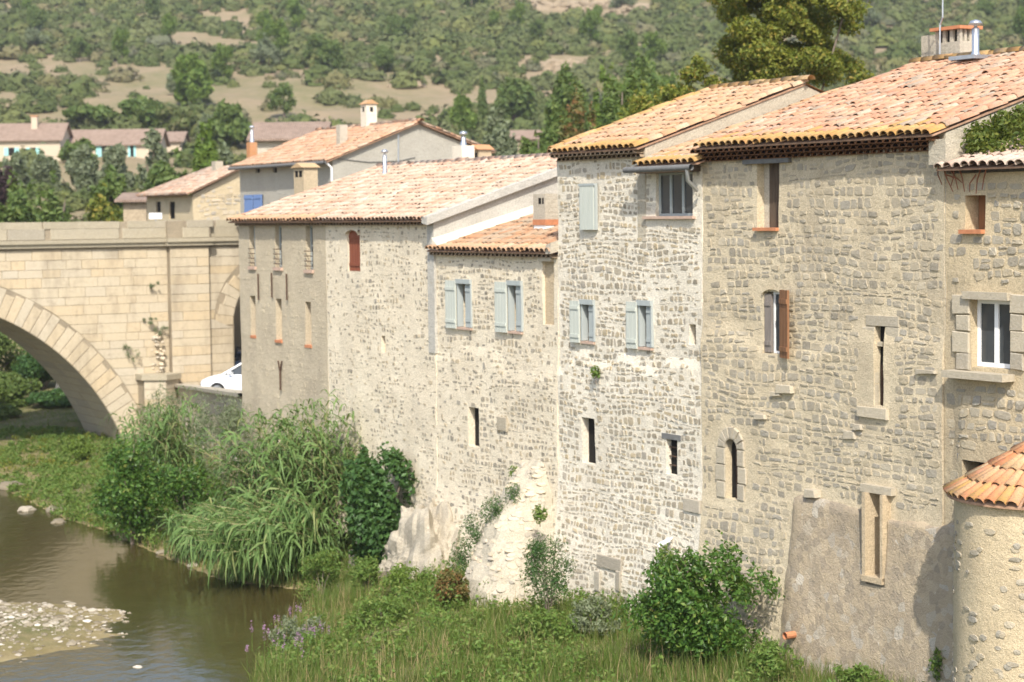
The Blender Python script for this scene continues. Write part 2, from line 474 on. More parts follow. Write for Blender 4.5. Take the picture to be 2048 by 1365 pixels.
# ------------------------------------------------------------------ terrain
WZ = 0.7                        # water level
RIV = np.array([(2, -40), (0, 0), (-2, 15), (-4, 30), (-5.2, 38), (-5.6, 41.7), (-5.6, 47.1), (-4.9, 51.6), (-8.1, 53.8), (-11.5, 59.8),
                (-13.2, 62.9), (-14.7, 65.0), (-18.7, 72.6), (-21.5, 82), (-24, 88), (-30, 95), (-42, 101), (-90, 112),
                (-90, 88), (-45, 80), (-38, 60), (-33, 40), (-30, 20), (-28, -40)], float)
def river_dist(x, y):
    x = np.asarray(x, float); y = np.asarray(y, float)
    d = np.full(x.shape, 1e9); inside = np.zeros(x.shape, bool)
    n = len(RIV)
    for i in range(n):
        a = RIV[i]; b = RIV[(i + 1) % n]; e = b - a
        k = np.clip(((x - a[0]) * e[0] + (y - a[1]) * e[1]) / (e @ e), 0, 1)
        d = np.minimum(d, np.hypot(x - a[0] - k * e[0], y - a[1] - k * e[1]))
        c = ((a[1] > y) != (b[1] > y)) & (x < (b[0] - a[0]) * (y - a[1]) / (b[1] - a[1] + 1e-12) + a[0])
        inside ^= c
    return np.where(inside, -d, d)
HY = np.array([-100, 60, 110, 140, 180, 220, 260, 300, 350, 420, 480, 600, 800, 1200.])
HZ = np.array([6.3, 6.6, 7.4, 9.0, 11.6, 14.8, 20.0, 27, 35.5, 48, 61, 92, 150, 190.])
CW0 = np.array([-8.35, 61.6]); CW1 = np.array([-14.6, 86.5])       # retaining wall beside the parked car
def zt(x, y):
    x = np.asarray(x, float); y = np.asarray(y, float)
    d = river_dist(x, y)
    un = (x - 5.77) * M.t[0] + (y - 38.1) * M.t[1]
    sn = -((x - 5.77) * M.n[0] + (y - 38.1) * M.n[1])
    yy = y + 6 * fbm(x / 60, y / 60, 5) * sstep(110, 160, y)
    zh = np.interp(yy, HY, HZ) + fbm(x / 28, y / 28, 9) * 2.2 * sstep(115, 200, y) + fbm(x / 7, y / 7, 2) * .5 * sstep(110, 150, y)
    bank = WZ + .95 * sstep(-.2, 4.0, d) + .14 * fbm(x / 1.3, y / 1.3, 4) * sstep(0, 1.5, d) + .5 * sstep(-22, -27, un) * sstep(1, 5, d)
    bed = WZ - np.minimum(.75, .22 * (-d)) - .02
    bar = WZ + .26 * (1 - ((x + 16.6) / 7.2) ** 2 - ((y - 47.2) / 4.5) ** 2) + .09 * fbm(x * .9, y * .9, 11)
    bed = np.maximum(bed, np.maximum(bar, WZ - .5))
    z = np.where(d > 0, bank, bed)
    # rising ground inside the row of houses (hidden) and behind it
    z = np.where(d > 0, z + (zh - z) * sstep(.8, 8.5, sn) * (y < 300), z)
    # left bank and everything beyond the bridge
    far = sstep(99, 128, y)
    z = np.where(d > 0, np.maximum(z, z * (1 - far) + np.minimum(zh, 1.0 + np.maximum(d - 1, 0) * .75) * far), z)
    z = np.where((d > 0) & (y > 140), zh, z)
    left = (x < -30) & (y < 100) & (d > 0)
    z = np.where(left, np.minimum(6, 1 + d * .3), z)
    # terrace with the parked cars between the last house and the bridge
    k = (y - CW0[1]) / (CW1[1] - CW0[1])
    xw = CW0[0] + (CW1[0] - CW0[0]) * k
    dx = (x - xw)
    flat = 4.15 - np.clip(k, 0, 1.4) * .95
    inr = (k > .02) & (y < 112) & (dx > .25)
    zz = flat + (zh - flat) * sstep(9, 13, dx)
    z = np.where(inr, zz + (z - zz) * sstep(104, 112, y), z)
    lo = (k > -.05) & (y < 92) & (dx <= .25) & (d > 0)
    z = np.where(lo, np.minimum(z, WZ + .06 + 1.1 * sstep(0, 5.0, d) * sstep(76, 64, y) + .12 * sstep(0, 6, d)), z)
    bl = (y >= 88) & (y < 128) & (dx <= .25) & (d > 0) & (x > -60)
    z = np.where(bl, np.minimum(z, WZ + .15 + np.maximum(d - 2, 0) * .10 + 20 * sstep(114, 130, y)), z)
    return z
def hit(px, py, d0=30, d1=700):
    dr = ray(px, py); dr = dr / dr[1]
    ys = np.concatenate([np.arange(d0, 130, .25), np.arange(130, d1, 1.0)])
    P = EYE[None] + ys[:, None] * dr[None]
    h = zt(P[:, 0], P[:, 1])
    i = np.argmax(P[:, 2] < h)
    if not (P[:, 2] < h).any(): i = len(ys) - 1
    return np.array([P[i, 0], P[i, 1], h[i]])
def ground(x, y): return float(zt(np.array([x]), np.array([y]))[0])

xs = np.concatenate([np.linspace(-900, -60, 40), np.arange(-58, -28, 2.), np.arange(-28, 26, .4), np.arange(26, 120, 3.), np.linspace(125, 900, 50)])
ys = np.concatenate([np.arange(-60, 26, 4.), np.arange(26, 112, .4), np.arange(112, 320, 2.5), np.arange(322, 560, 6), np.linspace(570, 1300, 40)])
gx, gy = np.meshgrid(xs, ys)
gz = zt(gx, gy)
nx = len(xs); ny = len(ys)
V = np.stack([gx.ravel(), gy.ravel(), gz.ravel()], 1)
ii = (np.arange(ny - 1)[:, None] * nx + np.arange(nx - 1)[None]).ravel()
g = part('ground', V, np.stack([ii, ii + 1, ii + nx + 1, ii + nx], 1), MT['ground'], None, True)
g['kind'] = 'structure'
w = part('river', [(-120, -60, WZ), (6, -60, WZ), (6, 125, WZ), (-120, 125, WZ)], [[0, 1, 2, 3]], MT['water'], None)
w['kind'] = 'structure'

# ------------------------------------------------------------------ masonry
def stone_proto(i):
    r = np.random.default_rng(100 + i)
    n = 8
    th = np.arange(n) * 2 * math.pi / n + math.pi / 8
    c, s = np.cos(th), np.sin(th)
    p = r.uniform(3.0, 7.0)
    rad = 1 / (np.abs(c) ** p + np.abs(s) ** p) ** (1 / p)
    rad *= r.uniform(.82, 1.03, n)
    o = np.stack([c * rad * .5, s * rad * .5], 1)
    V = np.zeros((2 * n + 1, 3))
    V[:n, :2] = o; V[:n, 2] = -1.4
    V[n:2 * n, :2] = o * r.uniform(.86, .95, (n, 1)); V[n:2 * n, 2] = r.uniform(.55, 1.1, n)
    V[2 * n, 2] = r.uniform(.8, 1.3)
    q = [(k, (k + 1) % n, n + (k + 1) % n, n + k) for k in range(n)]
    tr = [(n + k, n + (k + 1) % n, 2 * n) for k in range(n)]
    return V, np.array(q), np.array(tr)
SP = [stone_proto(i) for i in range(12)]
def lay_stones(fr, wall, u0, u1, z0, z1, holes, off, mat, hh, ww, gap=.045, keep=None, seed=1, nmax=285, depth=.014, name='stone'):
    """roughly coursed rubble: every stone an irregular eight-sided block of its own"""
    r = np.random.default_rng(seed)
    zb = [z0]
    while zb[-1] < z1: zb.append(zb[-1] + r.uniform(*hh) + gap)
    polys = []
    def lvl(k, u): return zb[k] + .10 * vnoise(u * .55, k * .37, seed) + .035 * vnoise(u * 2.1, k * 1.7, seed + 3)
    for k in range(len(zb) - 1):
        u = u0 - r.uniform(0, .2)
        while u < u1:
            w = r.uniform(*ww) * (1.5 if r.random() < .1 else 1)
            a, b = u + gap / 2, u + w + gap / 2
            u += w + gap
            ga = gap * r.uniform(.3, .75); 
            c = [[a + r.normal(0, .012), float(lvl(k, a)) + ga], [b + r.normal(0, .012), float(lvl(k, b)) + ga],
                 [b + r.normal(0, .015), float(lvl(k + 1, b)) - ga], [a + r.normal(0, .015), float(lvl(k + 1, a)) - ga]]
            c = np.array(c)
            cells = [c]
            t_ = r.random()
            if t_ < .14 and c[2, 1] - c[1, 1] > .11:
                f = r.uniform(.35, .65); ml = c[0] + (c[3] - c[0]) * f; mr = c[1] + (c[2] - c[1]) * f; g2 = np.array([0, gap * .4])
                cells = [np.array([c[0], c[1], mr - g2, ml - g2]), np.array([ml + g2, mr + g2, c[2], c[3]])]
            elif t_ < .30: c[2:, 1] -= r.uniform(.01, .05)
            for q in cells:
                uc, zc = q.mean(0)
                lo, hi = q.min(0), q.max(0)
                if lo[0] < u0 + .01 or hi[0] > u1 - .01 or hi[1] > z1 - .01 or lo[1] < z0 - .1: continue
                if any(hi[0] > h[0] - .02 and lo[0] < h[1] + .02 and hi[1] > h[2] - .02 and lo[1] < h[3] + .02 for h in holes): continue
                if keep is not None and r.random() > keep(uc, zc): continue
                P = []
                for m in range(4):
                    p, pn, pp = q[m], q[(m + 1) % 4], q[m - 1]
                    f1, f2 = r.uniform(.10, .34, 2)
                    P += [p + (pp - p) * f1 * .8 + r.normal(0, .006, 2), p + (pn - p) * f2 * .7 + r.normal(0, .006, 2)]
                polys.append((np.array(P), (hi[0] - lo[0]) * (hi[1] - lo[1]), r.uniform(.3, 1.5) * depth))
    if not polys: return
    PA = np.array([p[0] for p in polys]); n = len(PA)
    cen = PA.mean(1, keepdims=True)
    inn = cen + (PA - cen) * r.uniform(.84, .95, (n, 8, 1))
    dp = np.array([p[2] for p in polys])[:, None]
    tilt = r.normal(0, .3, (n, 8))
    def P3(uv, extra): return fr.pts(uv[..., 0], -(off(uv[..., 0], uv[..., 1]) + extra), uv[..., 1])
    ring0 = P3(PA, np.full((n, 8), -.03)); ring1 = P3(inn, dp * (1 + tilt)); top = P3(cen, dp * 1.15)
    VV = np.concatenate([ring0, ring1, top], 1)
    q = np.array([(a, (a + 1) % 8, 8 + (a + 1) % 8, 8 + a) for a in range(8)]); t3 = np.array([(8 + a, 8 + (a + 1) % 8, 16) for a in range(8)])
    c3 = VV.mean(1)
    px, py = np.array([proj(p) for p in c3]).T
    sc = np.array([p[1] for p in polys]) / c3[:, 1] ** 2 * np.where((px > -20) & (px < 2068) & (py > -20) & (py < 1385), 1, .01)
    order = np.argsort(-sc)
    base = org(wall)
    for i in order[:nmax]:
        ob = put(name, amesh(VV[i] - c3[i], [q, t3], name), wall, mat)
        ob.location = c3[i] - base
    rest = order[nmax:]
    if len(rest):
        k = (np.arange(len(rest)) * 17)[:, None, None]
        ob = part('rubble_stones', VV[rest].reshape(-1, 3), [(q[None] + k).reshape(-1, 4), (t3[None] + k).reshape(-1, 3)], mat, wall)
        ob['kind'] = 'stuff'
def make_wall(fr, root, name, u0, u1, z0, z1, holes, off, mat, step=.22):
    """front skin with real openings; holes = (u0,u1,z0,z1,depth)"""
    us = set(np.round(np.linspace(u0, u1, max(2, int((u1 - u0) / step) + 1)), 4))
    zs = set(np.round(np.linspace(z0, z1, max(2, int((z1 - z0) / step) + 1)), 4))
    hs = []
    for h in holes:
        h = tuple(round(float(v), 4) for v in h); hs.append(h)
        for e in h[:2]:
            us = {v for v in us if abs(v - e) > .05 or v in (round(u0, 4), round(u1, 4))}
        for e in h[2:4]:
            zs = {v for v in zs if abs(v - e) > .05 or v in (round(z0, 4), round(z1, 4))}
    for h in hs: us |= set(h[:2]); zs |= set(h[2:4])
    us = np.array(sorted(us)); zs = np.array(sorted(zs))
    gu, gz = np.meshgrid(us, zs)
    o = off(gu, gz)
    V = fr.pts(gu, -o, gz).reshape(-1, 3)
    nu = len(us)
    Fc = []
    uc = (us[1:] + us[:-1]) / 2; zc = (zs[1:] + zs[:-1]) / 2
    for j in range(len(zc)):
        for i in range(len(uc)):
            if any(h[0] < uc[i] < h[1] and h[2] < zc[j] < h[3] for h in hs): continue
            a = j * nu + i
            Fc.append((a, a + 1, a + nu + 1, a + nu))
    V = list(V)
    for i in (0, nu - 1):
        st = len(V)
        for zz in zs: V.append(fr.pt(us[i], .6, zz))
        for j in range(len(zs) - 1):
            Fc.append((j * nu + i, st + j, st + j + 1, (j + 1) * nu + i))
    for h in hs:
        i0, i1 = np.searchsorted(us, h[0] - 1e-6), np.searchsorted(us, h[1] - 1e-6)
        j0, j1 = np.searchsorted(zs, h[2] - 1e-6), np.searchsorted(zs, h[3] - 1e-6)
        ring = [(i, j0) for i in range(i0, i1)] + [(i1, j) for j in range(j0, j1)] + [(i, j1) for i in range(i1, i0, -1)] + [(i0, j) for j in range(j1, j0, -1)]
        st = len(V)
        for i, j in ring: V.append(fr.pt(us[i], h[4], zs[j]))
        n = len(ring)
        for q in range(n):
            a = ring[q][1] * nu + ring[q][0]; b = ring[(q + 1) % n][1] * nu + ring[(q + 1) % n][0]
            Fc.append((a, b, st + (q + 1) % n, st + q))
        st2 = len(V)
        for i, j in ((i0, j0), (i1, j0), (i1, j1), (i0, j1)): V.append(fr.pt(us[i], h[4], zs[j]))
        Fc.append((st2, st2 + 1, st2 + 2, st2 + 3))
    return part(name, np.array(V), np.array(Fc), mat, root)
def gable(fr, root, name, u, s0, z0, ze, sr, zr, sb, zb, mat, th=.3):
    """side wall: a real slab of thickness th, outline in (s,z)"""
    prof = [(s0, z0), (s0, ze), (sr, zr), (sb, zb), (sb, z0)]
    V = [fr.pt(u, s, z) for s, z in prof] + [fr.pt(u - th, s, z) for s, z in prof]
    n = 5
    polys = [tuple(range(n)), tuple(range(2 * n - 1, n - 1, -1))] + [(i, i + n, (i + 1) % n + n, (i + 1) % n) for i in range(n)]
    return polymesh(name, V, polys, mat, root)

# ------------------------------------------------------------------ roofs of canal tiles
def tile_proto(seg=5, L=.47, r0=.108, r1=.098, th=.018):
    V = []; Fc = []
    for (y, r) in ((0, r0), (L, r1)):
        for k in range(seg + 1):
            a = math.pi * k / seg
            V.append((math.cos(a) * r, y, math.sin(a) * r * .85))
    for k in range(seg + 1):
        a = math.pi * k / seg
        V.append((math.cos(a) * (r0 - th), .012, math.sin(a) * (r0 - th) * .85))
    n = seg + 1
    for k in range(seg):
        Fc.append((k, k + 1, n + k + 1, n + k)); Fc.append((k + 1, k, 2 * n + k, 2 * n + k + 1))
    return np.array(V), np.array(Fc)
TV, TF = tile_proto()
def roof(root, e0, e1, r1, r0, mat, name='roof', sp=.215, row=.37, eave=None, nmax=285, seed=3, keep=None, jit=1.0, deck=None, thick=.03, tname='roof_tile', size=1.0):
    """e0-e1 the eave, r0-r1 the ridge above it (world points)"""
    r = np.random.default_rng(seed)
    e0, e1, r1, r0 = [np.array(p, float) for p in (e0, e1, r1, r0)]
    ax = (e1 - e0); W = np.linalg.norm(ax); ax /= W
    up = ((r0 - e0) + (r1 - e1)) / 2
    nrm = np.cross(ax, up); nrm /= np.linalg.norm(nrm)
    if nrm[2] < 0: nrm = -nrm
    Vd = [e0, e1, r1, r0]; Vd = [p - nrm * .005 for p in Vd] + [p - nrm * (.005 + thick) for p in Vd]
    rf = part(name, np.array(Vd), BOXF[:, ::-1], deck or MT['deck'], root)
    ncol = max(1, int(round(W / sp)))
    items = []
    for i in range(ncol):
        a = (i + .5) / ncol
        p0 = e0 + (e1 - e0) * a; p1 = r0 + (r1 - r0) * a
        L = np.linalg.norm(p1 - p0); d = (p1 - p0) / L
        nr = max(1, int(round(L / row)))
        for j in range(nr):
            p = p0 + d * (j * L / nr - (.04 if j == 0 else 0)) + nrm * (.012 + r.normal(0, .008) * jit) + ax * r.normal(0, .012) * jit
            if keep is not None and not keep(p + d * .2): continue
            items.append((p, d, j, nr))
    sc = [-(np.linalg.norm(it[0] - EYE)) + (0 if -30 < proj(it[0])[0] < 2080 else -500) for it in items]
    order = np.argsort(-np.array(sc))
    mats = [mat, eave or mat]
    pm = []
    for mm in mats:
        me = amesh(TV * size, TF, tname, True); me.materials.append(mm); pm.append(me)
    base = org(rf)
    jl = {0: [], 1: []}
    for rank, i in enumerate(order):
        p, d, j, nr = items[i]
        yaw = r.normal(0, .03) * jit
        B = d * math.cos(yaw) + ax * math.sin(yaw); B += nrm * (-.022 + r.normal(0, .012) * jit); B /= np.linalg.norm(B)
        A = np.cross(B, nrm); A /= np.linalg.norm(A); C = np.cross(A, B)
        p = p + nrm * .03
        e = 1 if (j == 0 and eave is not None) or (eave is not None and j == 1 and r.random() < .1) else 0
        if rank < nmax:
            ob = put(tname, pm[e], rf)
            mm = Matrix.Identity(4); loc = p - base
            for q in range(3):
                mm[q][0] = A[q]; mm[q][1] = B[q]; mm[q][2] = C[q]; mm[q][3] = loc[q]
            ob.matrix_local = mm
        else:
            jl[e].append(p + size * (TV[:, :1] * A + TV[:, 1:2] * B + TV[:, 2:] * C))
    for e in (0, 1):
        if jl[e]:
            n = len(jl[e])
            Fc = (TF[None] + (np.arange(n) * len(TV))[:, None, None]).reshape(-1, 4)
            ob = part('roof_tiles', np.concatenate(jl[e]), Fc, mats[e], rf, True)
            ob['kind'] = 'stuff'
    return rf
def ridge_cap(rf, a, b, mat, r=.12):
    a = np.array(a, float); b = np.array(b, float); n = max(1, int(np.linalg.norm(b - a) / .36))
    d = (b - a) / np.linalg.norm(b - a)
    A = np.cross(d, [0, 0, 1]); A /= np.linalg.norm(A); C = np.cross(A, d)
    L = []
    for i in range(n):
        p = a + (b - a) * i / n + C * (.03 + random.gauss(0, .01))
        L.append(p + 1.2 * (TV[:, :1] * A + TV[:, 1:2] * d + TV[:, 2:] * C))
    Fc = (TF[None] + (np.arange(n) * len(TV))[:, None, None]).reshape(-1, 4)
    ob = part('ridge_tiles', np.concatenate(L), Fc, mat, rf, True); ob['kind'] = 'stuff'
def genoise(fr, root, u0, u1, zt_, rows, mat, s_out=.34):
    """rows of half-round tiles corbelled out under the eave"""
    L = []; bx = []
    for k in range(rows):
        so_ = s_out * (1 - k / rows)
        zb = zt_ - .085 * (k + 1)
        n = int((u1 - u0) / .19)
        for i in range(n):
            u = u0 + (i + .5 + (.5 if k % 2 else 0)) * (u1 - u0) / (n + .5)
            P = fr.pt(u, -so_, zb)
            A = np.array([*fr.t, 0]); B = np.array([*(-fr.n), 0.])
            L.append(P + .82 * (TV[:, :1] * A + TV[:, 1:2] * B + TV[:, 2:] * np.array([0, 0, 1.])))
        bx.append(((u0, u1), (-so_ + .03, .02), (zb - .012, zb + .002)))
    Fc = (TF[None] + (np.arange(len(L)) * len(TV))[:, None, None]).reshape(-1, 4)
    g = part('cornice', np.concatenate([boxv(fr, *b) for b in bx]), np.concatenate([BOXF + 8 * i for i in range(len(bx))]), mat, root)
    ob = part('cornice_tiles', np.concatenate(L), Fc, mat, g, True); ob['kind'] = 'stuff'
    return g
def chimney(fr, root, u, s, z0, z1, wu, ws, mat, parent, cap='slots', capmat=None, name='chimney'):
    ch = fbox(fr, name, (u - wu / 2, u + wu / 2), (s - ws / 2, s + ws / 2), (z0, z1), mat, parent)
    cm = capmat or MT['terracotta']
    if cap == 'slots':
        h = .26; n = 4
        L = []
        for i in range(n):
            a = u - wu / 2 + .03 + i * (wu - .06 - .07) / (n - 1)
            for b in (s - ws / 2 + .02, s + ws / 2 - .09): L.append(((a, a + .09), (b, b + .07), (z1, z1 + h)))
        for i in range(1, n - 1):
            b = s - ws / 2 + .02 + i * (ws - .11) / (n - 1)
            for a in (u - wu / 2 + .03, u + wu / 2 - .1): L.append(((a, a + .07), (b, b + .07), (z1, z1 + h)))
        fboxes(fr, 'chimney_pillars', L, mat, ch)
        fbox(fr, 'flue', (u - wu / 2 + .12, u + wu / 2 - .12), (s - ws / 2 + .11, s + ws / 2 - .11), (z1, z1 + h), MT['dark'], ch)  # solid dark block, paints the shade seen between the pillars
        fbox(fr, 'chimney_cap', (u - wu / 2 - .06, u + wu / 2 + .06), (s - ws / 2 - .06, s + ws / 2 + .06), (z1 + h, z1 + h + .07), cm, ch)
    elif cap == 'gable':
        h = .18
        z2 = z1
        V = [fr.pt(a, b, z2) for a in (u - wu / 2 - .06, u + wu / 2 + .06) for b in (s - ws / 2 - .08, s, s + ws / 2 + .08)]
        V = np.array(V); V[1, 2] += h; V[4, 2] += h
        polymesh('chimney_cap', V, [(0, 1, 2), (3, 5, 4), (0, 3, 4, 1), (1, 4, 5, 2), (0, 2, 5, 3)], cm, ch)
        fbox(fr, 'vent_hole', (u + wu / 2 - .02, u + wu / 2 + .004), (s - .07, s + .07), (z1 - .32, z1 - .12), MT['dark'], ch)
        fbox(fr, 'vent_hole', (u - .07, u + .07), (s - ws / 2 - .004, s - ws / 2 + .02), (z1 - .32, z1 - .12), MT['dark'], ch)
    elif cap == 'arch':
        fbox(fr, 'vent_hole', (u - wu * .34, u - wu * .06), (s - ws / 2 - .004, s + ws / 2 + .004), (z1 - .3, z1 - .1), MT['dark'], ch)
        fbox(fr, 'vent_hole', (u + wu * .06, u + wu * .34), (s - ws / 2 - .0045, s + ws / 2 + .0045), (z1 - .3, z1 - .1), MT['dark'], ch)
        V = [fr.pt(a, b, z1) for a in (u - wu / 2 - .08, u, u + wu / 2 + .08) for b in (s - ws / 2 - .08, s + ws / 2 + .08)]
        V = np.array(V); V[2, 2] += .16; V[3, 2] += .16
        polymesh('chimney_cap', V, [(0, 2, 4), (1, 5, 3), (0, 1, 3, 2), (2, 3, 5, 4), (0, 4, 5, 1)], cm, ch)
    return ch
def flue_pipe(fr, parent, u, s, z0, z1, r=.09, name='flue_pipe'):
    c = fr.pt(u, s, 0)
    v = lathe(c, [(r * 1.9, z0), (r * 1.3, z0 + .25), (r, z0 + .3), (r, z1 - .12), (r * .5, z1 - .11), (r * .5, z1 - .03), (r * 2.1, z1 - .05), (r * 1.4, z1 + .03), (.001, z1 + .06)], 12)
    return part(name, v[0], v[1], MT['zinc'], parent, True)

# ------------------------------------------------------------------ windows
def shutter(fr, parent, u0, u1, z0, z1, s0, mat, th=.04, name='shutter', batten=True):
    n = max(2, int(round((u1 - u0) / .14)))
    L = []
    for i in range(n):
        a = u0 + (u1 - u0) * i / n; b = u0 + (u1 - u0) * (i + 1) / n
        L.append(((a + .004, b - .004), (s0 - th, s0), (z0, z1)))
    if batten:
        for zb in (z0 + .12 * (z1 - z0), z0 + .8 * (z1 - z0)):
            L.append(((u0 + .02, u1 - .02), (s0 - th - .02, s0 - th + .004), (zb, zb + .08)))
    return fboxes(fr, name, L, mat, parent)
def frame_bars(u0, u1, z0, z1, s, w=.06, d=.06, mull=1, trans=()):
    L = [((u0, u0 + w), (s - d, s), (z0, z1)), ((u1 - w, u1), (s - d, s), (z0, z1)),
         ((u0 + w, u1 - w), (s - d, s), (z0, z0 + w)), ((u0 + w, u1 - w), (s - d, s), (z1 - w, z1))]
    for i in range(mull):
        c = u0 + (u1 - u0) * (i + 1) / (mull + 1)
        L.append(((c - w * .6, c + w * .6), (s - d - .006, s), (z0 + w, z1 - w)))
    for f in trans:
        zz = z0 + (z1 - z0) * f
        L.append(((u0 + w, u1 - w), (s - d + .008, s), (zz - .02, zz + .02)))
    return L
def glazed(fr, root, r, depth, mat, mull=1, w=.06, trans=(), name='window', sill=None, ds=.0):
    u0, u1, z0, z1 = r
    wd = fboxes(fr, name, frame_bars(u0 + .005, u1 - .005, z0 + .005, z1 - .005, depth - .01, w, .06, mull, trans), mat, root)
    n = mull + 1
    for i in range(n):
        a = u0 + w + (u1 - u0 - 2 * w) * i / n; b = u0 + w + (u1 - u0 - 2 * w) * (i + 1) / n
        fbox(fr, 'pane', (a, b), (depth - .045, depth - .035), (z0 + w, z1 - w), MT['glass'], wd)
    if sill:
        fbox(fr, 'sill', (u0 - .06, u1 + .06), (-.09 - ds, depth - .07), (z0 - .06, z0 + .012), sill, wd)
    return wd
def darkwin(fr, root, r, depth, sill=None, bars=0, lintel=None, name='window'):
    u0, u1, z0, z1 = r
    wd = fbox(fr, name, (u0 - .01, u1 + .01), (depth - .03, depth - .004), (z0 - .01, z1 + .01), MT['dark'], root)  # opaque dark panel in place of an unlit room
    if sill: fbox(fr, 'sill', (u0 - .05, u1 + .05), (-.07, depth - .04), (z0 - .06, z0 + .012), sill, wd)
    if lintel: fbox(fr, 'lintel', (u0 - .14, u1 + .14), (-.05, depth - .05), (z1 - .012, z1 + .1), lintel, wd)
    for i in range(bars):
        zz = z0 + (z1 - z0) * (i + 1) / (bars + 1)
        fbox(fr, 'bar', (u0 - .02, u1 + .02), (depth * .35, depth * .35 + .025), (zz - .012, zz + .012), MT['iron'], wd)
    return wd
def arch_head(fr, root, r, s1, mat, name='arch_head', rise=None, s0=-.03):
    """corner pieces that round off the top of a rectangular opening"""
    u0, u1, z0, z1 = r
    c = (u0 + u1) / 2; R = (u1 - u0) / 2; rise = rise or R
    V = []; polys = []
    n = 10
    for s in (s0, s1):
        for i in range(n + 1):
            th = math.pi * i / n
            V.append(fr.pt(c - R * math.cos(th), s, z1 - rise + rise * math.sin(th) - .004))
        for i in range(n + 1):
            th = math.pi * i / n
            V.append(fr.pt(c - R * math.cos(th) * 1.02, s, z1 + .01))
    m_ = n + 1
    for i in range(n):
        polys.append((i, i + 1, m_ + i + 1, m_ + i))
        polys.append((i, 2 * m_ + i, 2 * m_ + i + 1, i + 1))
    return polymesh(name, V, polys, mat, root)

def plane_hit(px, py, P, N):
    d = ray(px, py)
    return EYE + d * (((np.array(P) - EYE) @ N) / (d @ N))
def pblock(fr, name, cs, s_face, depth, mat, parent, bev=.012):
    """dressed block with chamfered edges; cs = polygon in (u, z), face at s_face, root at s_face + depth"""
    cs = np.array(cs, float); n = len(cs); c = cs.mean(0)
    d = cs - c; L = np.linalg.norm(d, axis=1, keepdims=True)
    inn = c + d * np.maximum(.3, 1 - bev * 1.5 / L)
    V = [fr.pt(u, s_face + depth, z) for u, z in cs] + [fr.pt(u, s_face + bev, z) for u, z in cs] + [fr.pt(u, s_face, z) for u, z in inn]
    polys = [tuple(2 * n + i for i in range(n))]
    for a in (0, n):
        polys += [(a + i, a + (i + 1) % n, a + n + (i + 1) % n, a + n + i) for i in range(n)]
    return polymesh(name, V, polys, mat, parent)
def rblock(fr, parent, px, mat, s=-.03, name='dressed_stone', jit=.01):
    u0, u1, z0, z1 = fr.rect(*px)
    j = lambda: random.uniform(-jit, jit)
    return pblock(fr, name, [(u0 + j(), z0 + j()), (u1 + j(), z0 + j()), (u1 + j(), z1 + j()), (u0 + j(), z1 + j())], s, .1, mat, parent)

def mkoff(seed, amp=.05, extra=None):
    def off(u, z):
        o = amp * fbm(u * .45, z * .45, seed) + .022 * fbm(u * 2.2, z * 2.2, seed + 5, 3)
        if extra is not None: o = o + extra(u, z)
        return o
    return off
def house(name, label, u, fr=M, z=1.0):
    return thing(name, label, 'house', fr.pt(u, 0, z))
R_ = M.rect

# ================================================================== house with ochre mortar (D)
hD = house('stone_house', 'tall ochre rubble stone house with deep brown tile cornice and brown shutters', 0)
wD = dict(top=R_(1512, 1557, 324, 457), mid=R_(1526, 1566, 584, 708), slit=R_(1752, 1772, 652, 812),
          arch=R_(1456, 1480, 877, 998), low=R_(1752, 1783, 985, 1152))
hol = [(*wD['top'], .3), (*wD['mid'], .2), (*wD['slit'], .2), (*wD['arch'], .2), (*wD['low'], .3)]
offD = mkoff(3, .06, lambda u, z: .32 * sstep(5.5, 1.0, z) + .05 * sstep(8.2, 7.9, z + .5 * vnoise(u * .7, z * 0, 8)))
D0, D1 = -3.54, 3.55
wall = make_wall(M, hD, 'wall', D0, D1, .3, 11.62, hol, offD, MT['mortar_d'])
bt = M.rect(1625, 1905, 1040, 1340)
butt_holes = [(-.62, D1, .3, 5.05)]
ex = [tuple(h[:4]) for h in hol] + [M.rect(1505, 1585, 560, 590), M.rect(1725, 1790, 625, 840), M.rect(1432, 1505, 850, 1005), M.rect(1735, 1795, 960, 990)]
lay_stones(M, wall, D0, D1, .4, 11.6, ex + butt_holes, offD, MT['stone_d'], (.07, .15), (.09, .28), .038,
           lambda u, z: .97 - .12 * (vnoise(u * .7, z * .7, 21) > .3), 31, depth=.010)
# brown rendered buttress at the foot
us = np.linspace(-.62, 5.0, 34); zs = np.linspace(.3, 5.15, 30)
gu, gz_ = np.meshgrid(us, zs)
gu2 = gu + (gu < -.5) * (-.30 * (5.1 - gz_) / 4.8)
topn = .25 * fbm(gu * 1.2, gu * 0, 17)
gz2 = np.where(gz_ > 5.1, 5.0 + topn, np.minimum(gz_, 4.95 + topn))
oo = .09 + offD(gu2, gz2) + .02 * fbm(gu * 3, gz_ * 3, 40) - .16 * (gz_ > 5.1) - .13 * (gu < -.55)
oo = oo + .03 * sstep(3.3, 3.9, gu)
low = wD['low']
Vb = M.pts(gu2, -oo, gz2).reshape(-1, 3); nu = len(us)
Fc = []
for j in range(len(zs) - 1):
    for i in range(nu - 1):
        uc = (us[i] + us[i + 1]) / 2; zc = (zs[j] + zs[j + 1]) / 2
        if low[0] - .06 < uc < low[1] + .06 and low[2] - .08 < zc < low[3] + .1: continue
        Fc.append((j * nu + i, j * nu + i + 1, (j + 1) * nu + i + 1, (j + 1) * nu + i))
part('rendered_plinth', Vb, np.array(Fc), MT['render_blotchy'], hD, True)
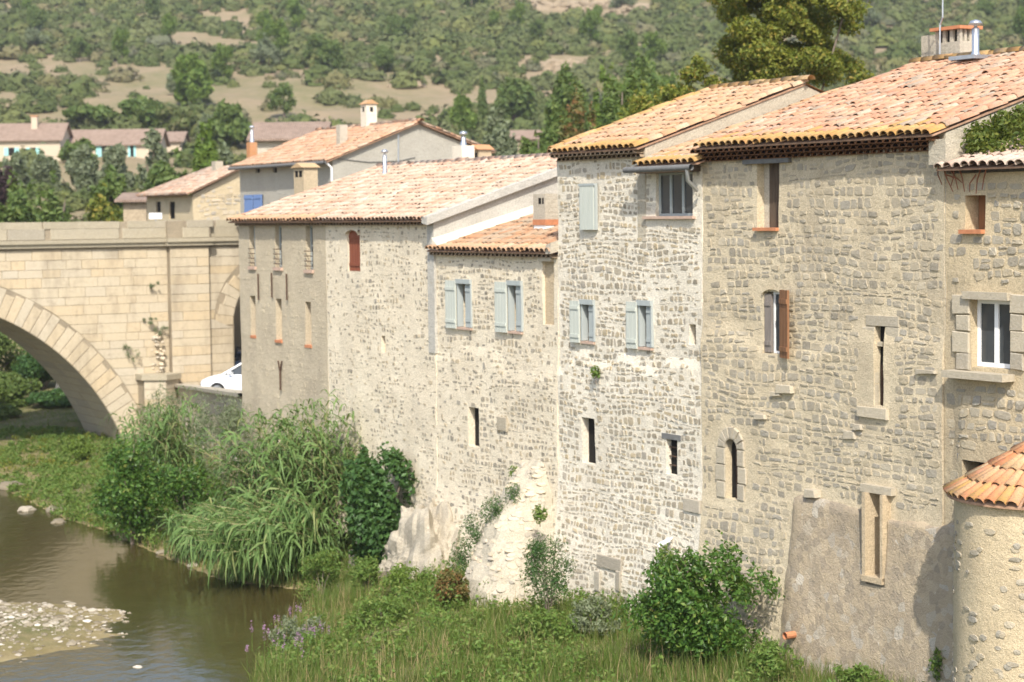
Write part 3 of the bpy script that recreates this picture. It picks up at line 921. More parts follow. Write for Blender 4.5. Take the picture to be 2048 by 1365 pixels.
# openings
u0, u1, z0, z1 = wD['top']
w = shutter(M, hD, u0 + .18, u1 - .005, z0 + .005, z1 - .005, .24, MT['darkwood'], .05, 'window_door', False)
fbox(M, 'plaster_reveal', (u0 + .004, u0 + .18), (.2, .26), (z0, z1), MT['plaster'], w)
fbox(M, 'sill', (u0 - .02, u1 + .0), (-.08, .19), (z0 - .05, z0 + .012), MT['terracotta'], w)
a = M.rect(1490, 1582, 317, 327); fbox(M, 'lintel', a[:2], (-.07, .2), (a[3] - .1, a[3]), MT['slate'], w)
u0, u1, z0, z1 = wD['mid']
w = glazed(M, hD, (u0 + .2, u1, z0, z1), .17, MT['white'], 0, .045)
shutter(M, w, u0 + .01, u0 + .23, z0 + .02, z1 - .05, .07, MT['greywood'], .045)
a = M.rect(1564, 1589, 580, 716)
V = boxv(M, (0, 1), (0, .045), (0, 1))
th = math.radians(20)
def leaf(fr, name, uh, sh, z0, z1, wd, ang, mat, parent):
    """shutter leaf hinged at (uh, sh), swung ang from the wall"""
    L = []
    n = max(2, int(round(wd / .13)))
    for i in range(n):
        for zr, d0, d1 in [((z0, z1), 0, .04)]:
            L.append((i * wd / n + .003, (i + 1) * wd / n - .003, d0, d1, zr))
    for f in (.1, .8): L.append((.02, wd - .02, .036, .06, (z0 + (z1 - z0) * f, z0 + (z1 - z0) * f + .09)))
    Vs = []; Fs = []
    for a, b, d0, d1, zr in L:
        v = []
        for zz in zr:
            for p, q in ((a, d0), (b, d0), (b, d1), (a, d1)):
                v.append(fr.pt(uh + p * math.cos(ang) - q * math.sin(ang) * np.sign(math.cos(ang)) * 1, sh - p * math.sin(ang) - q * abs(math.cos(ang)), zz))
        Fs.append(BOXF + 8 * len(Vs)); Vs.append(np.array(v))
    return part(name, np.concatenate(Vs), np.concatenate(Fs), mat, parent)
leaf(M, 'shutter', u1 + .02, -.06, a[2], a[3], .40, math.radians(16), MT['brownwood'], w)
arch_head(M, w, (u0, u1, z0, z1 + .05), .1, MT['mortar_d'], rise=.12)
# slit window with dressed surround, iron bar and sill
u0, u1, z0, z1 = wD['slit']
w = darkwin(M, hD, wD['slit'], .14)
rblock(M, w, (1735, 1800, 632, 652), MT['stone_dress'], -.04)
ys_ = [654, 690, 725, 768, 812]
for i in range(4):
    rblock(M, w, (1728 + 6 * (i % 2), 1752, ys_[i], ys_[i + 1] - 2), MT['stone_dress'], -.035)
    rblock(M, w, (1773, 1800 - 5 * (i % 2), ys_[i], ys_[i + 1] - 2), MT['stone_dress'], -.035)
rblock(M, w, (1722, 1782, 815, 836), MT['stone_dress'], -.12)
fbox(M, 'bar', ((u0 + u1) / 2 - .05, (u0 + u1) / 2 - .02), (.05, .08), (z0, z0 + .75), MT['iron'], w)
fbox(M, 'bar', ((u0 + u1) / 2 + .03, (u0 + u1) / 2 + .06), (.05, .08), (z0, z0 + .75), MT['iron'], w)
fbox(M, 'cross_piece', (u0 - .02, u0 + .14), (.02, .12), (z1 - .38, z1 - .3), MT['stone_dress'], w)
# round headed slit
u0, u1, z0, z1 = wD['arch']
w = darkwin(M, hD, wD['arch'], .13)
arch_head(M, w, wD['arch'], .1, MT['stone_dress'], s0=-.02 - float(offD(u0, z1)))
fbox(M, 'bar', ((u0 + u1) / 2 - .015, (u0 + u1) / 2 + .015), (.06, .085), (z0, z1 - .1), MT['iron'], w)
c0 = (u0 + u1) / 2; Rr = (u1 - u0) / 2; zc0 = z1 - Rr
so_ = float(offD(c0, z1))
for i in range(7):
    a0 = math.pi * i / 7; a1 = math.pi * (i + 1) / 7
    ro = Rr + .24
    pblock(M, 'voussoir', [(c0 - Rr * 1.04 * math.cos(a0 + .02), zc0 + Rr * 1.04 * math.sin(a0 + .02)), (c0 - ro * math.cos(a0 + .03), zc0 + ro * math.sin(a0 + .03)),
                           (c0 - ro * math.cos(a1 - .03), zc0 + ro * math.sin(a1 - .03)), (c0 - Rr * 1.04 * math.cos(a1 - .02), zc0 + Rr * 1.04 * math.sin(a1 - .02))],
           -so_ - .03, .1, MT['stone_dress'], w)
for i in range(3):
    zz = z0 + i * (zc0 - z0) / 3; zz1 = zz + (zc0 - z0) / 3 - .02
    so2 = float(offD(c0, zz + .1))
    pblock(M, 'dressed_stone', [(u0 - .28 - .05 * (i % 2), zz), (u0 - .01, zz), (u0 - .01, zz1), (u0 - .28 - .05 * (i % 2), zz1)], -so2 - .03, .1, MT['stone_dress'], w)
    pblock(M, 'dressed_stone', [(u1 + .01, zz), (u1 + .22 + .06 * (i % 2), zz), (u1 + .22 + .06 * (i % 2), zz1), (u1 + .01, zz1)], -so2 - .03, .1, MT['stone_dress'], w)
# tall recess low down
u0, u1, z0, z1 = wD['low']
w = fbox(M, 'blind_window', (u0, u1), (.2, .29), (z0, z1), MT['infill'], hD)
so2 = float(offD(u0, z1))
fbox(M, 'lintel', (u0 - .22, u1 + .2), (-so2 - .13, .2), (z1 - .01, z1 + .13), MT['stone_dress'], w)
for a, b in (((u0 - .07, u0 + .02), 0), ((u1 - .0, u1 + .07), 0)):
    fbox(M, 'jamb', a, (-so2 - .22, .2), (z0 - .05, z1 - .01), MT['infill'], w)
fbox(M, 'sill', (u0 - .07, u1 + .07), (-so2 - .24, .2), (z0 - .1, z0 + .01), MT['infill'], w)
# corbels and old niches
for px, dd in (((1622, 1645, 978, 996), .16), ((1560, 1592, 770, 788), .09), ((1548, 1568, 784, 794), .07), ((1518, 1540, 828, 840), .07), ((1692, 1716, 862, 880), .05), ((1712, 1730, 848, 862), .07), ((1840, 1880, 740, 749), .08)):
    a = M.rect(*px); o_ = float(offD((a[0] + a[1]) / 2, a[2]))
    pblock(M, 'corbel_stone', [(a[0], a[2]), (a[1], a[2] + .03), (a[1] - .03, a[3]), (a[0] + .02, a[3])], -o_ - dd, dd + .1, MT['stone_dress'], hD)
v = tube([M.pt(*M.on(1620, 1275)[:1], -.62, M.on(1620, 1275)[1] + .1), M.pt(M.on(1620, 1275)[0], -.3, M.on(1620, 1275)[1] + .1)], .07, .07, 10)
part('drain_spout', v[0], v[1], MT['terracotta'], hD)
# roof
rs, rz = 5.5, 13.60
rfD = roof(hD, M.pt(-3.3, -.35, 11.80), M.pt(3.6, -.35, 11.80), M.pt(3.6, rs, rz), M.pt(-3.3, rs, rz), MT['tile_d'], eave=MT['tile_eave'], seed=5)
polymesh('rear_roof', [M.pt(-3.3, rs, rz), M.pt(3.6, rs, rz), M.pt(3.6, 10.5, 12.0), M.pt(-3.3, 10.5, 12.0)], [(0, 1, 2, 3)], MT['tile_d'], hD)
ridge_cap(rfD, M.pt(-3.3, rs, rz + .06), M.pt(3.6, rs, rz + .06), MT['tile_eave'])
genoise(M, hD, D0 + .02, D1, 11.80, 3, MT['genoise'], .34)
gable(M, hD, 'gable_wall', D1 + .02, .0, 8, 11.84, rs, rz - .04, 10.4, 11.9, MT['cement'])
gable(M, hD, 'gable_wall', -3.2, .4, 8, 11.5, rs, rz - .12, 10.4, 11.9, MT['cement'])
fbox(M, 'rear_wall', (D0, D1), (10.1, 10.4), (5, 11.9), MT['cement'], hD)
# little cement block at the corner of the cornice
fbox(M, 'corner_block', (3.38, 3.8), (-.22, .3), (11.28, 11.72), MT['cement'], hD)
# chimney and flue on the ridge
P = M.pt(0, rs, rz)
def on_s(px, py, s): return M.on(px, py, s)
cu, cz = on_s(1912, 110, rs + .5)
ch = chimney(M, hD, cu, rs + .5, 13.2, on_s(1912, 86, rs + .5)[1], .80, .55, MT['plaster'], rfD, 'slots')
cu2, _ = on_s(1872, 110, rs + 1.0)
fbox(M, 'chimney', (cu2 - .2, cu2 + .2), (rs + .75, rs + 1.25), (13.2, on_s(1872, 72, rs + 1)[1]), MT['cement'], rfD)
fu, fz = on_s(1951, 122, rs - .3)
flue_pipe(M, rfD, fu, rs - .3, rz - .15, on_s(1951, 45, rs - .3)[1], .075)
fbox(M, 'flashing', (fu - .32, fu + .42), (rs - .75, rs - .02), (rz - .02, rz + .06), MT['zinc'], rfD)
au, az = on_s(1880, 100, rs + .1)
v = tube([M.pt(au, rs + .1, rz), M.pt(au, rs + .1, rz + .85), M.pt(au + .08, rs + .1, rz + 1.0), M.pt(au + .08, rs + .1, rz + 2.2)], .022, .016, 6)
ant = part('antenna_mast', v[0], v[1], MT['zinc'], rfD)
L = [((au + .07 - .01, au + .09), (rs - .4 + .0, rs + .6), (rz + 1.7, rz + 1.72))] + [((au - .18, au + .34), (rs - .35 + .2 * i, rs - .335 + .2 * i), (rz + 1.72, rz + 1.735)) for i in range(5)]
fboxes(M, 'antenna_bars', L, MT['zinc'], ant)

# ================================================================== white house (A)
hA = house('stone_house', 'narrow white pointed stone house with pale grey shutters beside ochre house', -6.3)
A0, A1 = -9.08, -3.54
wA = dict(big=R_(1312, 1386, 344, 433), s1=R_(1166, 1190, 604, 684), s2=R_(1281, 1305, 606, 696), niche=R_(1378, 1392, 649, 690),
          l1=R_(1168, 1194, 836, 928), l2=R_(1335, 1357, 878, 950))
hol = [(*wA['big'], .16), (*wA['s1'], .28), (*wA['s2'], .28), (*wA['niche'], .25), (*wA['l1'], .22), (*wA['l2'], .18)]
def exA(u, z):
    jag = 7.05 + .35 * vnoise(u * 1.1, u * 0, 77)
    return .06 * sstep(jag + .06, jag - .06, z) + .30 * sstep(5, 1, z)
offA = mkoff(13, .05, exA)
wall = make_wall(M, hA, 'wall', A0, A1 - .02, .3, 11.72, hol, offA, MT['mortar_a'])
ex = [tuple(h[:4]) for h in hol] + [M.rect(1147, 1168, 602, 690), M.rect(1260, 1283, 604, 700), M.rect(1166, 1198, 368, 464), M.rect(1290, 1392, 434, 446)]
lay_stones(M, wall, A0, A1 - .03, .4, 11.7, ex, offA, MT['stone_a'], (.05, .115), (.06, .19), .042,
           lambda u, z: .88 - .3 * (vnoise(u * .8, z * .7, 61) > .3), 32, depth=.010)
u0, u1, z0, z1 = wA['big']
w = glazed(M, hA, wA['big'], .14, MT['greyblue'], 2, .055)
fbox(M, 'sill', (M.on(1292, 438)[0], M.on(1392, 438)[0]), (-.1, .12), (z0 - .055, z0 + .005), MT['sill_pale'], w)
def pair_window(fr, root, r, lx, mat, sill=True):
    """narrow opening with its left leaf folded back on the wall, right leaf closed"""
    u0, u1, z0, z1 = r
    w = darkwin(fr, root, r, .22)
    ul = fr.on(lx, 640)[0]
    shutter(fr, w, ul, u0 - .01, z0 - .03, z1 + .01, -.07, MT['sage'], .035)
    um = u0 + (u1 - u0) * .52
    shutter(fr, w, um, u1 - .01, z0 + .02, z1 - .03, .02, MT['greyblue'], .035)
    fbox(fr, 'curtain', (u0 + (u1 - u0) * .25, um - .01), (.1, .12), (z0, z1 - .14), MT['infill'], w)
    fboxes(fr, 'frame', [((u0, u0 + .05), (-.06, .1), (z0 + .02, z1 - .06)), ((u0 - .03, u1 + .04), (-.09, .1), (z1 - .06, z1 + .05)), ((u1 - .002, u1 + .04), (-.06, .1), (z0 + .02, z1 - .06))], MT['greyblue'], w)
    fbox(fr, 'sill', (u0 - .02, u1 + .02), (-.07, .2), (z0 - .045, z0 + .008), MT['sill_pale'], w)
    return w
pair_window(M, hA, wA['s1'], 1147, 0); pair_window(M, hA, wA['s2'], 1260, 0)
a = M.rect(1168, 1196, 372, 460)
w = shutter(M, hA, a[0], a[1], a[2], a[3], -.07, MT['sage'], .05, 'closed_shutter', False)
fboxes(M, 'shutter_frame', [((a[0] - .03, a[1] + .03), (-.13, -.03), (a[3], a[3] + .05)), ((a[0] - .035, a[0]), (-.1, -.03), (a[2], a[3])), ((a[1], a[1] + .035), (-.1, -.03), (a[2], a[3]))], MT['greyblue'], w)
fbox(M, 'niche_back', wA['niche'][:2], (.2, .246), wA['niche'][2:], MT['infill'], hA)
darkwin(M, hA, wA['l1'], .16); darkwin(M, hA, wA['l2'], .13, bars=3, lintel=MT['slate'])
for px in ((1213, 1262, 1112, 1136), (1212, 1222, 1140, 1180), (1254, 1262, 1140, 1180), (1375, 1408, 998, 1024)):
    a = M.rect(*px); o_ = float(offA((a[0] + a[1]) / 2, a[2]))
    pblock(M, 'dressed_stone', [(a[0], a[2]), (a[1], a[2]), (a[1], a[3]), (a[0], a[3])], -o_ - .04, .12, MT['stone_b'], hA)
a = M.on(1352, 1085); o_ = float(offA(a[0], a[1]))
v = tube([M.pt(a[0] - .05, -o_ - .28, a[1] - .05), M.pt(a[0] + .05, -o_ - .05, a[1] + .08)], .055, .05, 10)
fl = part('floodlight', v[0], v[1], MT['white'], hA)
v = tube([M.pt(a[0] + .05, -o_ - .05, a[1] + .08), M.pt(a[0] + .05, -o_ + .04, a[1] + .12)], .02, .02, 6)
part('bracket', v[0], v[1], MT['white'], fl)
rs2, rz2 = 4.35, 13.36
rfA = roof(hA, M.pt(-9.05, -.25, 11.88), M.pt(-5.53, -.25, 11.88), M.pt(-5.53, rs2, rz2), M.pt(-9.05, rs2, rz2), MT['tile_a'], eave=MT['tile_eave'], seed=8)
polymesh('rear_roof', [M.pt(-9.05, rs2, rz2), M.pt(-5.5, rs2, rz2), M.pt(-5.5, 8.6, 11.9), M.pt(-9.05, 8.6, 11.9)], [(0, 1, 2, 3)], MT['tile_a'], hA)
ridge_cap(rfA, M.pt(-9.05, rs2, rz2 + .05), M.pt(-5.5, rs2, rz2 + .05), MT['tile_eave'])
# lichen covered verge tiles along the left rake
for uu, mm in ((-9.05, 'tile_eave'),):
    ridge_cap(rfA, M.pt(uu, -.2, 11.92), M.pt(uu, rs2, rz2 + .03), MT[mm])
genoise(M, hA, A0 + .05, -5.6, 11.88, 2, MT['genoise_pale'], .24)
gable(M, hA, 'gable_wall', -5.56, -.02, 9, 11.90, rs2, rz2 - .04, 8.5, 11.86, MT['cement'])
gable(M, hA, 'gable_wall', A0 + .3, .05, 1, 11.70, rs2, rz2 - .1, 8.5, 11.8, MT['mortar_a'])
fbox(M, 'rear_wall', (A0, A1 - .05), (8.2, 8.5), (5, 11.7), MT['cement'], hA)
rfS = roof(hA, M.pt(-5.56, -.32, 11.50), M.pt(-3.32, -.32, 11.50), M.pt(-3.32, 5.6, 13.26), M.pt(-5.56, 5.6, 13.26), MT['tile_a'], name='lean_to_roof', eave=MT['tile_eave'], seed=9, nmax=120)
gt = [M.pt(u, -.42, 11.42) for u in np.linspace(-5.75, -3.35, 6)]
v = tube(gt, .065, .065, 8); gut = part('gutter', v[0], v[1], MT['slate'], hA, True)
v = tube([M.pt(-3.5, -.42, 11.38), M.pt(-3.5, -.40, 11.15), M.pt(-3.56, -.12, 10.95)], .045, .045, 8); part('downpipe', v[0], v[1], MT['zinc'], gut, True)
fbox(M, 'eave_beam', (-5.5, -3.6), (-.3, .02), (11.34, 11.45), MT['darkwood'], hA)

# ================================================================== low cream house (B)
hB = house('stone_house', 'lower cream stone house with orange tile roof and two shuttered windows', -12)
B0, B1 = -15.0, -9.1
wB = dict(w1=R_(918, 944, 563, 656), w2=R_(1020, 1045, 566, 664), l1=R_(941, 962, 815, 894), n=R_(1086, 1109, 522, 650))
hol = [(*wB['w1'], .28), (*wB['w2'], .28), (*wB['l1'], .22), (*wB['n'], .12)]
offB = mkoff(23, .06, lambda u, z: .05 * sstep(7.0, 6.6, z + .4 * vnoise(u * .9, u * 0, 5)) + .35 * sstep(4.2, 1, z))
wall = make_wall(M, hB, 'wall', B0, B1, .3, 9.52, hol, offB, MT['mortar_b'])
ex = [tuple(h[:4]) for h in hol] + [M.rect(896, 920, 560, 662), M.rect(996, 1022, 562, 668), M.rect(1075, 1112, 508, 525)]
lay_stones(M, wall, B0, B1, .4, 9.5, ex, offB, MT['stone_c'], (.045, .10), (.06, .18), .045, lambda u, z: .72 - .35 * (vnoise(u * .7, z * .7, 41) > .2), 33, depth=.008)
pair_window(M, hB, wB['w1'], 898, 0); pair_window(M, hB, wB['w2'], 997, 0)
darkwin(M, hB, wB['l1'], .16)
w = fbox(M, 'blind_window', wB['n'][:2], (.06, .116), wB['n'][2:], MT['infill'], hB)
fbox(M, 'lintel', (wB['n'][0] - .05, wB['n'][1]), (-.1, .05), (wB['n'][3] - .01, wB['n'][3] + .07), MT['stone_dress'], w)
a = M.rect(1000, 1019, 834, 862); pblock(M, 'dressed_stone', [(a[0], a[2]), (a[1], a[2]), (a[1], a[3]), (a[0], a[3])], -.1, .15, MT['stone_d'], hB)
eB0, eB1 = M.pt(-15.05, -.2, 9.62), M.pt(-9.1, -.2, 9.62)
rB1, rB0 = M.pt(-9.1, 5.2, 11.08), M.pt(-15.05, 5.2, 11.08)
rfB = roof(hB, eB0, eB1, rB1, rB0, MT['tile_b'], eave=MT['tile_a'], seed=11)
genoise(M, hB, B0 + .02, B1, 9.60, 1, MT['genoise_pale'], .16)
fbox(M, 'rear_wall', (B0, B1), (5.2, 5.5), (4, 11.0), MT['cement'], hB)
V = [M.pt(u, s, 9.62 + .27 * (s + .2) + dz) for s in (-.12, 5.0) for u, dz in ((-14.9, .30), (-14.9, .0), (-14.60, .0), (-14.62, .12))]
polymesh('flashing', V, [(0, 1, 5, 4), (1, 2, 6, 5), (2, 3, 7, 6), (3, 0, 4, 7), (0, 3, 2, 1), (4, 5, 6, 7)], MT['mortar_a'], hB)
V = [M.pt(u, s, 9.60 + .27 * (s + .2) + dz) for s in (-.22, 3.0) for u, dz in ((-9.3, .0), (-9.3, .2), (-9.08, .25), (-9.08, 0))]
polymesh('flashing', V, [(0, 1, 5, 4), (1, 2, 6, 5), (2, 3, 7, 6), (3, 0, 4, 7), (0, 3, 2, 1), (4, 5, 6, 7)], MT['plaster'], hB)
Nn = np.cross(eB1 - eB0, rB0 - eB0); pc = plane_hit(1096, 462, eB0, Nn)
uc = (pc[:2] - M.P) @ M.t; sc = -(pc[:2] - M.P) @ M.n
tz = M.on(1096, 388, sc)[1]
ch = fbox(M, 'chimney', (uc - .28, uc + .28), (sc - .25, sc + .25), (pc[2] + .28, tz), MT['plaster'], rfB)
fbox(M, 'vent_hole', (uc - .02, uc + .1), (sc - .256, sc + .2), (tz - .25, tz - .1), MT['dark'], ch)
fbox(M, 'vent_hole', (uc + .15, uc + .22), (sc - .257, sc + .2), (tz - .25, tz - .1), MT['dark'], ch)
fbox(M, 'brick_band', (uc - .29, uc + .29), (sc - .26, sc + .26), (pc[2] + .14, pc[2] + .28), MT['terracotta'], ch)
fbox(M, 'chimney_base', (uc - .27, uc + .27), (sc - .24, sc + .24), (pc[2] - .2, pc[2] + .14), MT['white'], ch)

# ================================================================== long house at the far end (C)
hC = house('stone_house', 'cream stone house with a single red brown arched shutter under the eave', -18)
offC = mkoff(33, .05, lambda u, z: .05 * sstep(5, 1, z) + .05)
C0, Cm, C1 = -27.3, -21.2, -14.9
wC = dict(red=R_(699, 724, 460, 543), slit=R_(766, 774, 672, 705))
wall = make_wall(M, hC, 'wall', Cm, C1, .3, 10.32, [(*wC['red'], .2), (*wC['slit'], .1)], offC, MT['mortar_b'])
lay_stones(M, wall, Cm, C1, .4, 10.3, [tuple(wC['red']), tuple(wC['slit'])], offC, MT['stone_c'], (.045, .09), (.05, .15), .05,
           lambda u, z: .55 - .3 * (vnoise(u * .8, z * .5, 51) > .1), 34, depth=.008)
u0, u1, z0, z1 = wC['red']
w = shutter(M, hC, u0 + .01, u1 - .01, z0 + .01, z1 - .01, .04, MT['redwood'], .05, 'shutter')
arch_head(M, w, (u0, u1, z0, z1), .0, MT['mortar_b'], rise=.14, s0=-.13)
fbox(M, 'niche_back', wC['slit'][:2], (.07, .098), wC['slit'][2:], MT['infill'], hC)
eC = 10.38
rfC = roof(hC, M.pt(Cm, -.3, eC), M.pt(-14.82, -.3, eC), M.pt(-14.82, 4.9, 12.02), M.pt(Cm, 4.9, 12.02), MT['tile_c'], eave=None, seed=13)
polymesh('rear_roof', [M.pt(Cm, 4.9, 12.02), M.pt(-14.82, 4.9, 12.02), M.pt(-14.82, 9, 10.8), M.pt(Cm, 9, 10.8)], [(0, 1, 2, 3)], MT['tile_c'], hC)
ridge_cap(rfC, M.pt(Cm, 4.9, 12.06), M.pt(-14.8, 4.9, 12.06), MT['tile_c'])
genoise(M, hC, Cm, C1, 10.36, 1, MT['genoise_pale'], .2)
gable(M, hC, 'gable_wall', C1 + .03, -.08, 7, 10.42, 4.9, 12.10, 8.9, 10.8, MT['render_grey'], .35)
fbox(M, 'rear_wall', (Cm, C1), (8.6, 8.9), (4, 10.8), MT['cement'], hC)
# mortared verge of that roof
V = [M.pt(u, s, eC + (12.02 - eC) / 5.2 * (s + .3) + dz) for s in (-.35, 4.9) for u, dz in ((-15.0, -.05), (-15.0, .12), (-14.72, .10), (-14.72, -.1))]
polymesh('verge', V, [(0, 1, 5, 4), (1, 2, 6, 5), (2, 3, 7, 6), (3, 0, 4, 7), (0, 3, 2, 1), (4, 5, 6, 7)], MT['render_grey'], hC)
fu = M.on(800, 352, 4.0)[0]
flue_pipe(M, rfC, fu - .8, 3.9, 11.6, 12.5, .06)

hC1 = house('rendered_house', 'grey beige rendered end house with three tall windows by the bridge', -24)
wins = [R_(503, 514, 452, 534), R_(553, 566, 452, 536), R_(615, 629, 452, 541)]
blind = [R_(505, 515, 592, 672), R_(554, 566, 598, 681), R_(614, 626, 604, 691)]
slots = [R_(562, 572, 872, 900)]
hol = [(*r, .28) for r in wins] + [(*r, .22) for r in blind] + [(*r, .2) for r in slots]
offC1 = mkoff(43, .03, lambda u, z: .05)
wall = make_wall(M, hC1, 'wall', C0, Cm - .02, .3, 10.32, hol, offC1, MT['render_c'])
lay_stones(M, wall, C0, Cm - .03, .4, 10.3, [tuple(h[:4]) for h in hol], offC1, MT['render_c'], (.09, .16), (.1, .3), .06, lambda u, z: .45, 35, depth=.005)
for r in wins:
    w = glazed(M, hC1, r, .16, MT['greyblue'], 0, .06, (.55,))
    fbox(M, 'sill', (r[0] - .05, r[1] + .05), (-.12, .1), (r[2] - .08, r[2] + .01), MT['sill_pale'], w)
    for zz in np.linspace(.12, .55, 4):
        fbox(M, 'bar', (r[0] - .03, r[1] + .03), (-.1, -.085), (r[2] + zz - .012, r[2] + zz + .012), MT['iron'], w)
for r in blind:
    w = fbox(M, 'blind_window', r[:2], (.16, .215), r[2:], MT['infill'], hC1)
    fbox(M, 'sill', (r[0] - .03, r[1] + .03), (-.08, .16), (r[2] - .07, r[2] + .01), MT['terracotta'], w)
for x, y0, y1, fork in ((566, 722, 780, 1), (522, 548, 600, 0), (549, 546, 595, 0), (579, 548, 600, 0)):
    ua, za = M.on(x, y0); ub, zb = M.on(x, y1)
    pts = [tube([M.pt(ua, -.1, za), M.pt(ua, -.1, zb)], .025, .025, 5)]
    if fork:
        pts = [tube([M.pt(ua, -.1, za - .3), M.pt(ua, -.1, zb)], .03, .03, 5)] + [tube([M.pt(ua + k, -.1, za), M.pt(ua, -.1, za - .32)], .025, .025, 5) for k in (-.13, .13)]
    v = merge(pts); part('wall_anchor', v[0], v[1], MT['iron'], hC1)
rfC1 = roof(hC1, M.pt(-27.55, -.3, eC), M.pt(Cm - .02, -.3, eC), M.pt(Cm - .02, 4.9, 12.02), M.pt(-27.55, 4.9, 12.02), MT['tile_c'], eave=MT['tile_a'], seed=14)
polymesh('rear_roof', [M.pt(-27.5, 4.9, 12.02), M.pt(Cm - .02, 4.9, 12.02), M.pt(Cm - .02, 9, 10.8), M.pt(-27.5, 9, 10.8)], [(0, 1, 2, 3)], MT['tile_c'], hC1)
ridge_cap(rfC1, M.pt(-27.5, 4.9, 12.06), M.pt(Cm - .02, 4.9, 12.06), MT['tile_c'])
genoise(M, hC1, C0, Cm - .02, 10.36, 1, MT['genoise_pale'], .2)
gable(M, hC1, 'gable_wall', C0 + .35, .0, .3, 10.28, 4.9, 11.9, 8.9, 10.7, MT['render_c'], .35)
fbox(M, 'rear_wall', (C0, Cm - .02), (8.6, 8.9), (4, 10.7), MT['cement'], hC1)
cu, cz_ = M.on(612, 385, 3.2)
chimney(M, hC1, cu, 3.2, 11.2, M.on(612, 336, 3.2)[1], .75, .5, MT['infill'], rfC1, 'arch', MT['tile_t'])

# ================================================================== right hand house (E) with its turret
hE = house('stone_house', 'tan stone house with white double window at the right edge', 5.6)
E0, E1 = 3.57, 9.0
wE = dict(sm=R_(1930, 1970, 391, 461), big=R_(1943, 2022, 588, 737), low=R_(1930, 1975, 922, 985))
hol = [(*wE['sm'], .36), (*wE['big'], .26), (*wE['low'], .4)]
offE = mkoff(53, .05, lambda u, z: .06 * sstep(7.4, 7.2, z) * sstep(3.8, 4.1, u) + .32 * sstep(5.5, 1, z))
wall = make_wall(M, hE, 'wall', E0, E1, .3, 11.12, hol, offE, MT['mortar_e'])
ex = [tuple(h[:4]) for h in hol] + [M.rect(1905, 1945, 572, 770), M.rect(2020, 2075, 572, 770), M.rect(1925, 2025, 572, 590), M.rect(1905, 2032, 736, 762), M.rect(1920, 1990, 905, 925), (5.0, 9, .3, 5.6)]
lay_stones(M, wall, E0, E1, .4, 11.1, ex, offE, MT['stone_d'], (.09, .19), (.11, .30), .045, lambda u, z: .9 - .4 * (vnoise(u * .8, z * .8, 71) > .25), 36)
r = wE['sm']
w = fbox(M, 'window_board', (r[0] + .02, r[1]), (.3, .355), r[2:], MT['brownwood'], hE)
fbox(M, 'sill', (r[0] - .06, r[1] + .0), (-.1, .3), (r[2] - .06, r[2] + .012), MT['terracotta'], w)
r = wE['big']
w = glazed(M, hE, (r[0], r[1], r[2], r[3] - .1), .2, MT['white'], 1, .075)
fbox(M, 'lintel', (r[0] - .12, r[1] + .02), (-.12, .2), (r[3] - .1, r[3] + .03), MT['stone_dress'], w)
a = M.rect(1908, 2030, 744, 758); fbox(M, 'sill', a[:2], (-.3, .02), a[2:], MT['stone_dress'], w)
for i, (y0, y1) in enumerate(((590, 628), (630, 662), (664, 705), (707, 740))):
    rblock(M, w, (1908 + 8 * (i % 2), 1942, y0, y1), MT['stone_dress'], -.06)
    rblock(M, w, (2024, 2056 - 6 * (i % 2), y0, y1), MT['stone_dress'], -.06)
darkwin(M, hE, wE['low'], .36, lintel=MT['slate'])
rfE = roof(hE, M.pt(E0 + .04, -.27, 11.2), M.pt(E1, -.27, 11.2), M.pt(E1, 3.6, 12.3), M.pt(E0 + .04, 3.6, 12.3), MT['tile_e'], seed=15, nmax=150)
fbox(M, 'side_wall', (E1 - .3, E1 - .01), (.1, 6), (.3, 11.0), MT['cement'], hE)
fbox(M, 'rear_wall', (E0, E1 - .32), (3.5, 3.8), (5, 12.1), MT['cement'], hE)
# creeper stems hanging below the eave
st = []
for i, (x, y0, x1, y1) in enumerate(((1893, 330, 1912, 384), (1905, 332, 1922, 380), (1915, 330, 1908, 372), (1925, 332, 1935, 384), (1972, 332, 1958, 388), (1982, 334, 1970, 380), (1960, 350, 1945, 384), (1885, 330, 1890, 370), (1900, 350, 1930, 366))):
    a = M.on(x, y0); b = M.on(x1, y1)
    st.append(tube([M.pt(a[0], -.1, a[1]), M.pt(a[0] * .4 + b[0] * .6 + random.uniform(-.06, .06), -.09, (a[1] + b[1]) / 2), M.pt(b[0], -.07, b[1])], .016, .008, 5))
v = merge(st); part('creeper_stems', v[0], v[1], plain('creeper_bark', (.24, .10, .055), .9, .3), hE)

tu, tr_ = 6.06, 1.56
tc = M.pt(tu, 0, 0)
zE = M.on(1990, 1003, -1.3)[1]
hT = thing('round_turret', 'half round stone turret with red tile roof at the bottom right', 'turret', M.pt(tu, -.6, 1))
nang = 30; zs = np.linspace(.2, zE - .02, 26)
base_ang = math.atan2(-M.n[1], -M.n[0])
def toff(th, z): return tr_ + .05 * fbm(th * 2, z * .7, 91) + .02 * fbm(th * 8, z * 3, 92) + .10 * sstep(3.5, .5, z)
ths = np.linspace(-math.pi / 2, math.pi / 2, nang)
g1, g2 = np.meshgrid(ths, zs)
rad = toff(g1, g2)
V = M.pts(tu + rad * np.sin(g1), -rad * np.cos(g1), g2).reshape(-1, 3)
ii = (np.arange(len(zs) - 1)[:, None] * nang + np.arange(nang - 1)[None]).ravel()
wall = part('wall', V, np.stack([ii, ii + 1, ii + nang + 1, ii + nang], 1), MT['mortar_e'], hT, True)
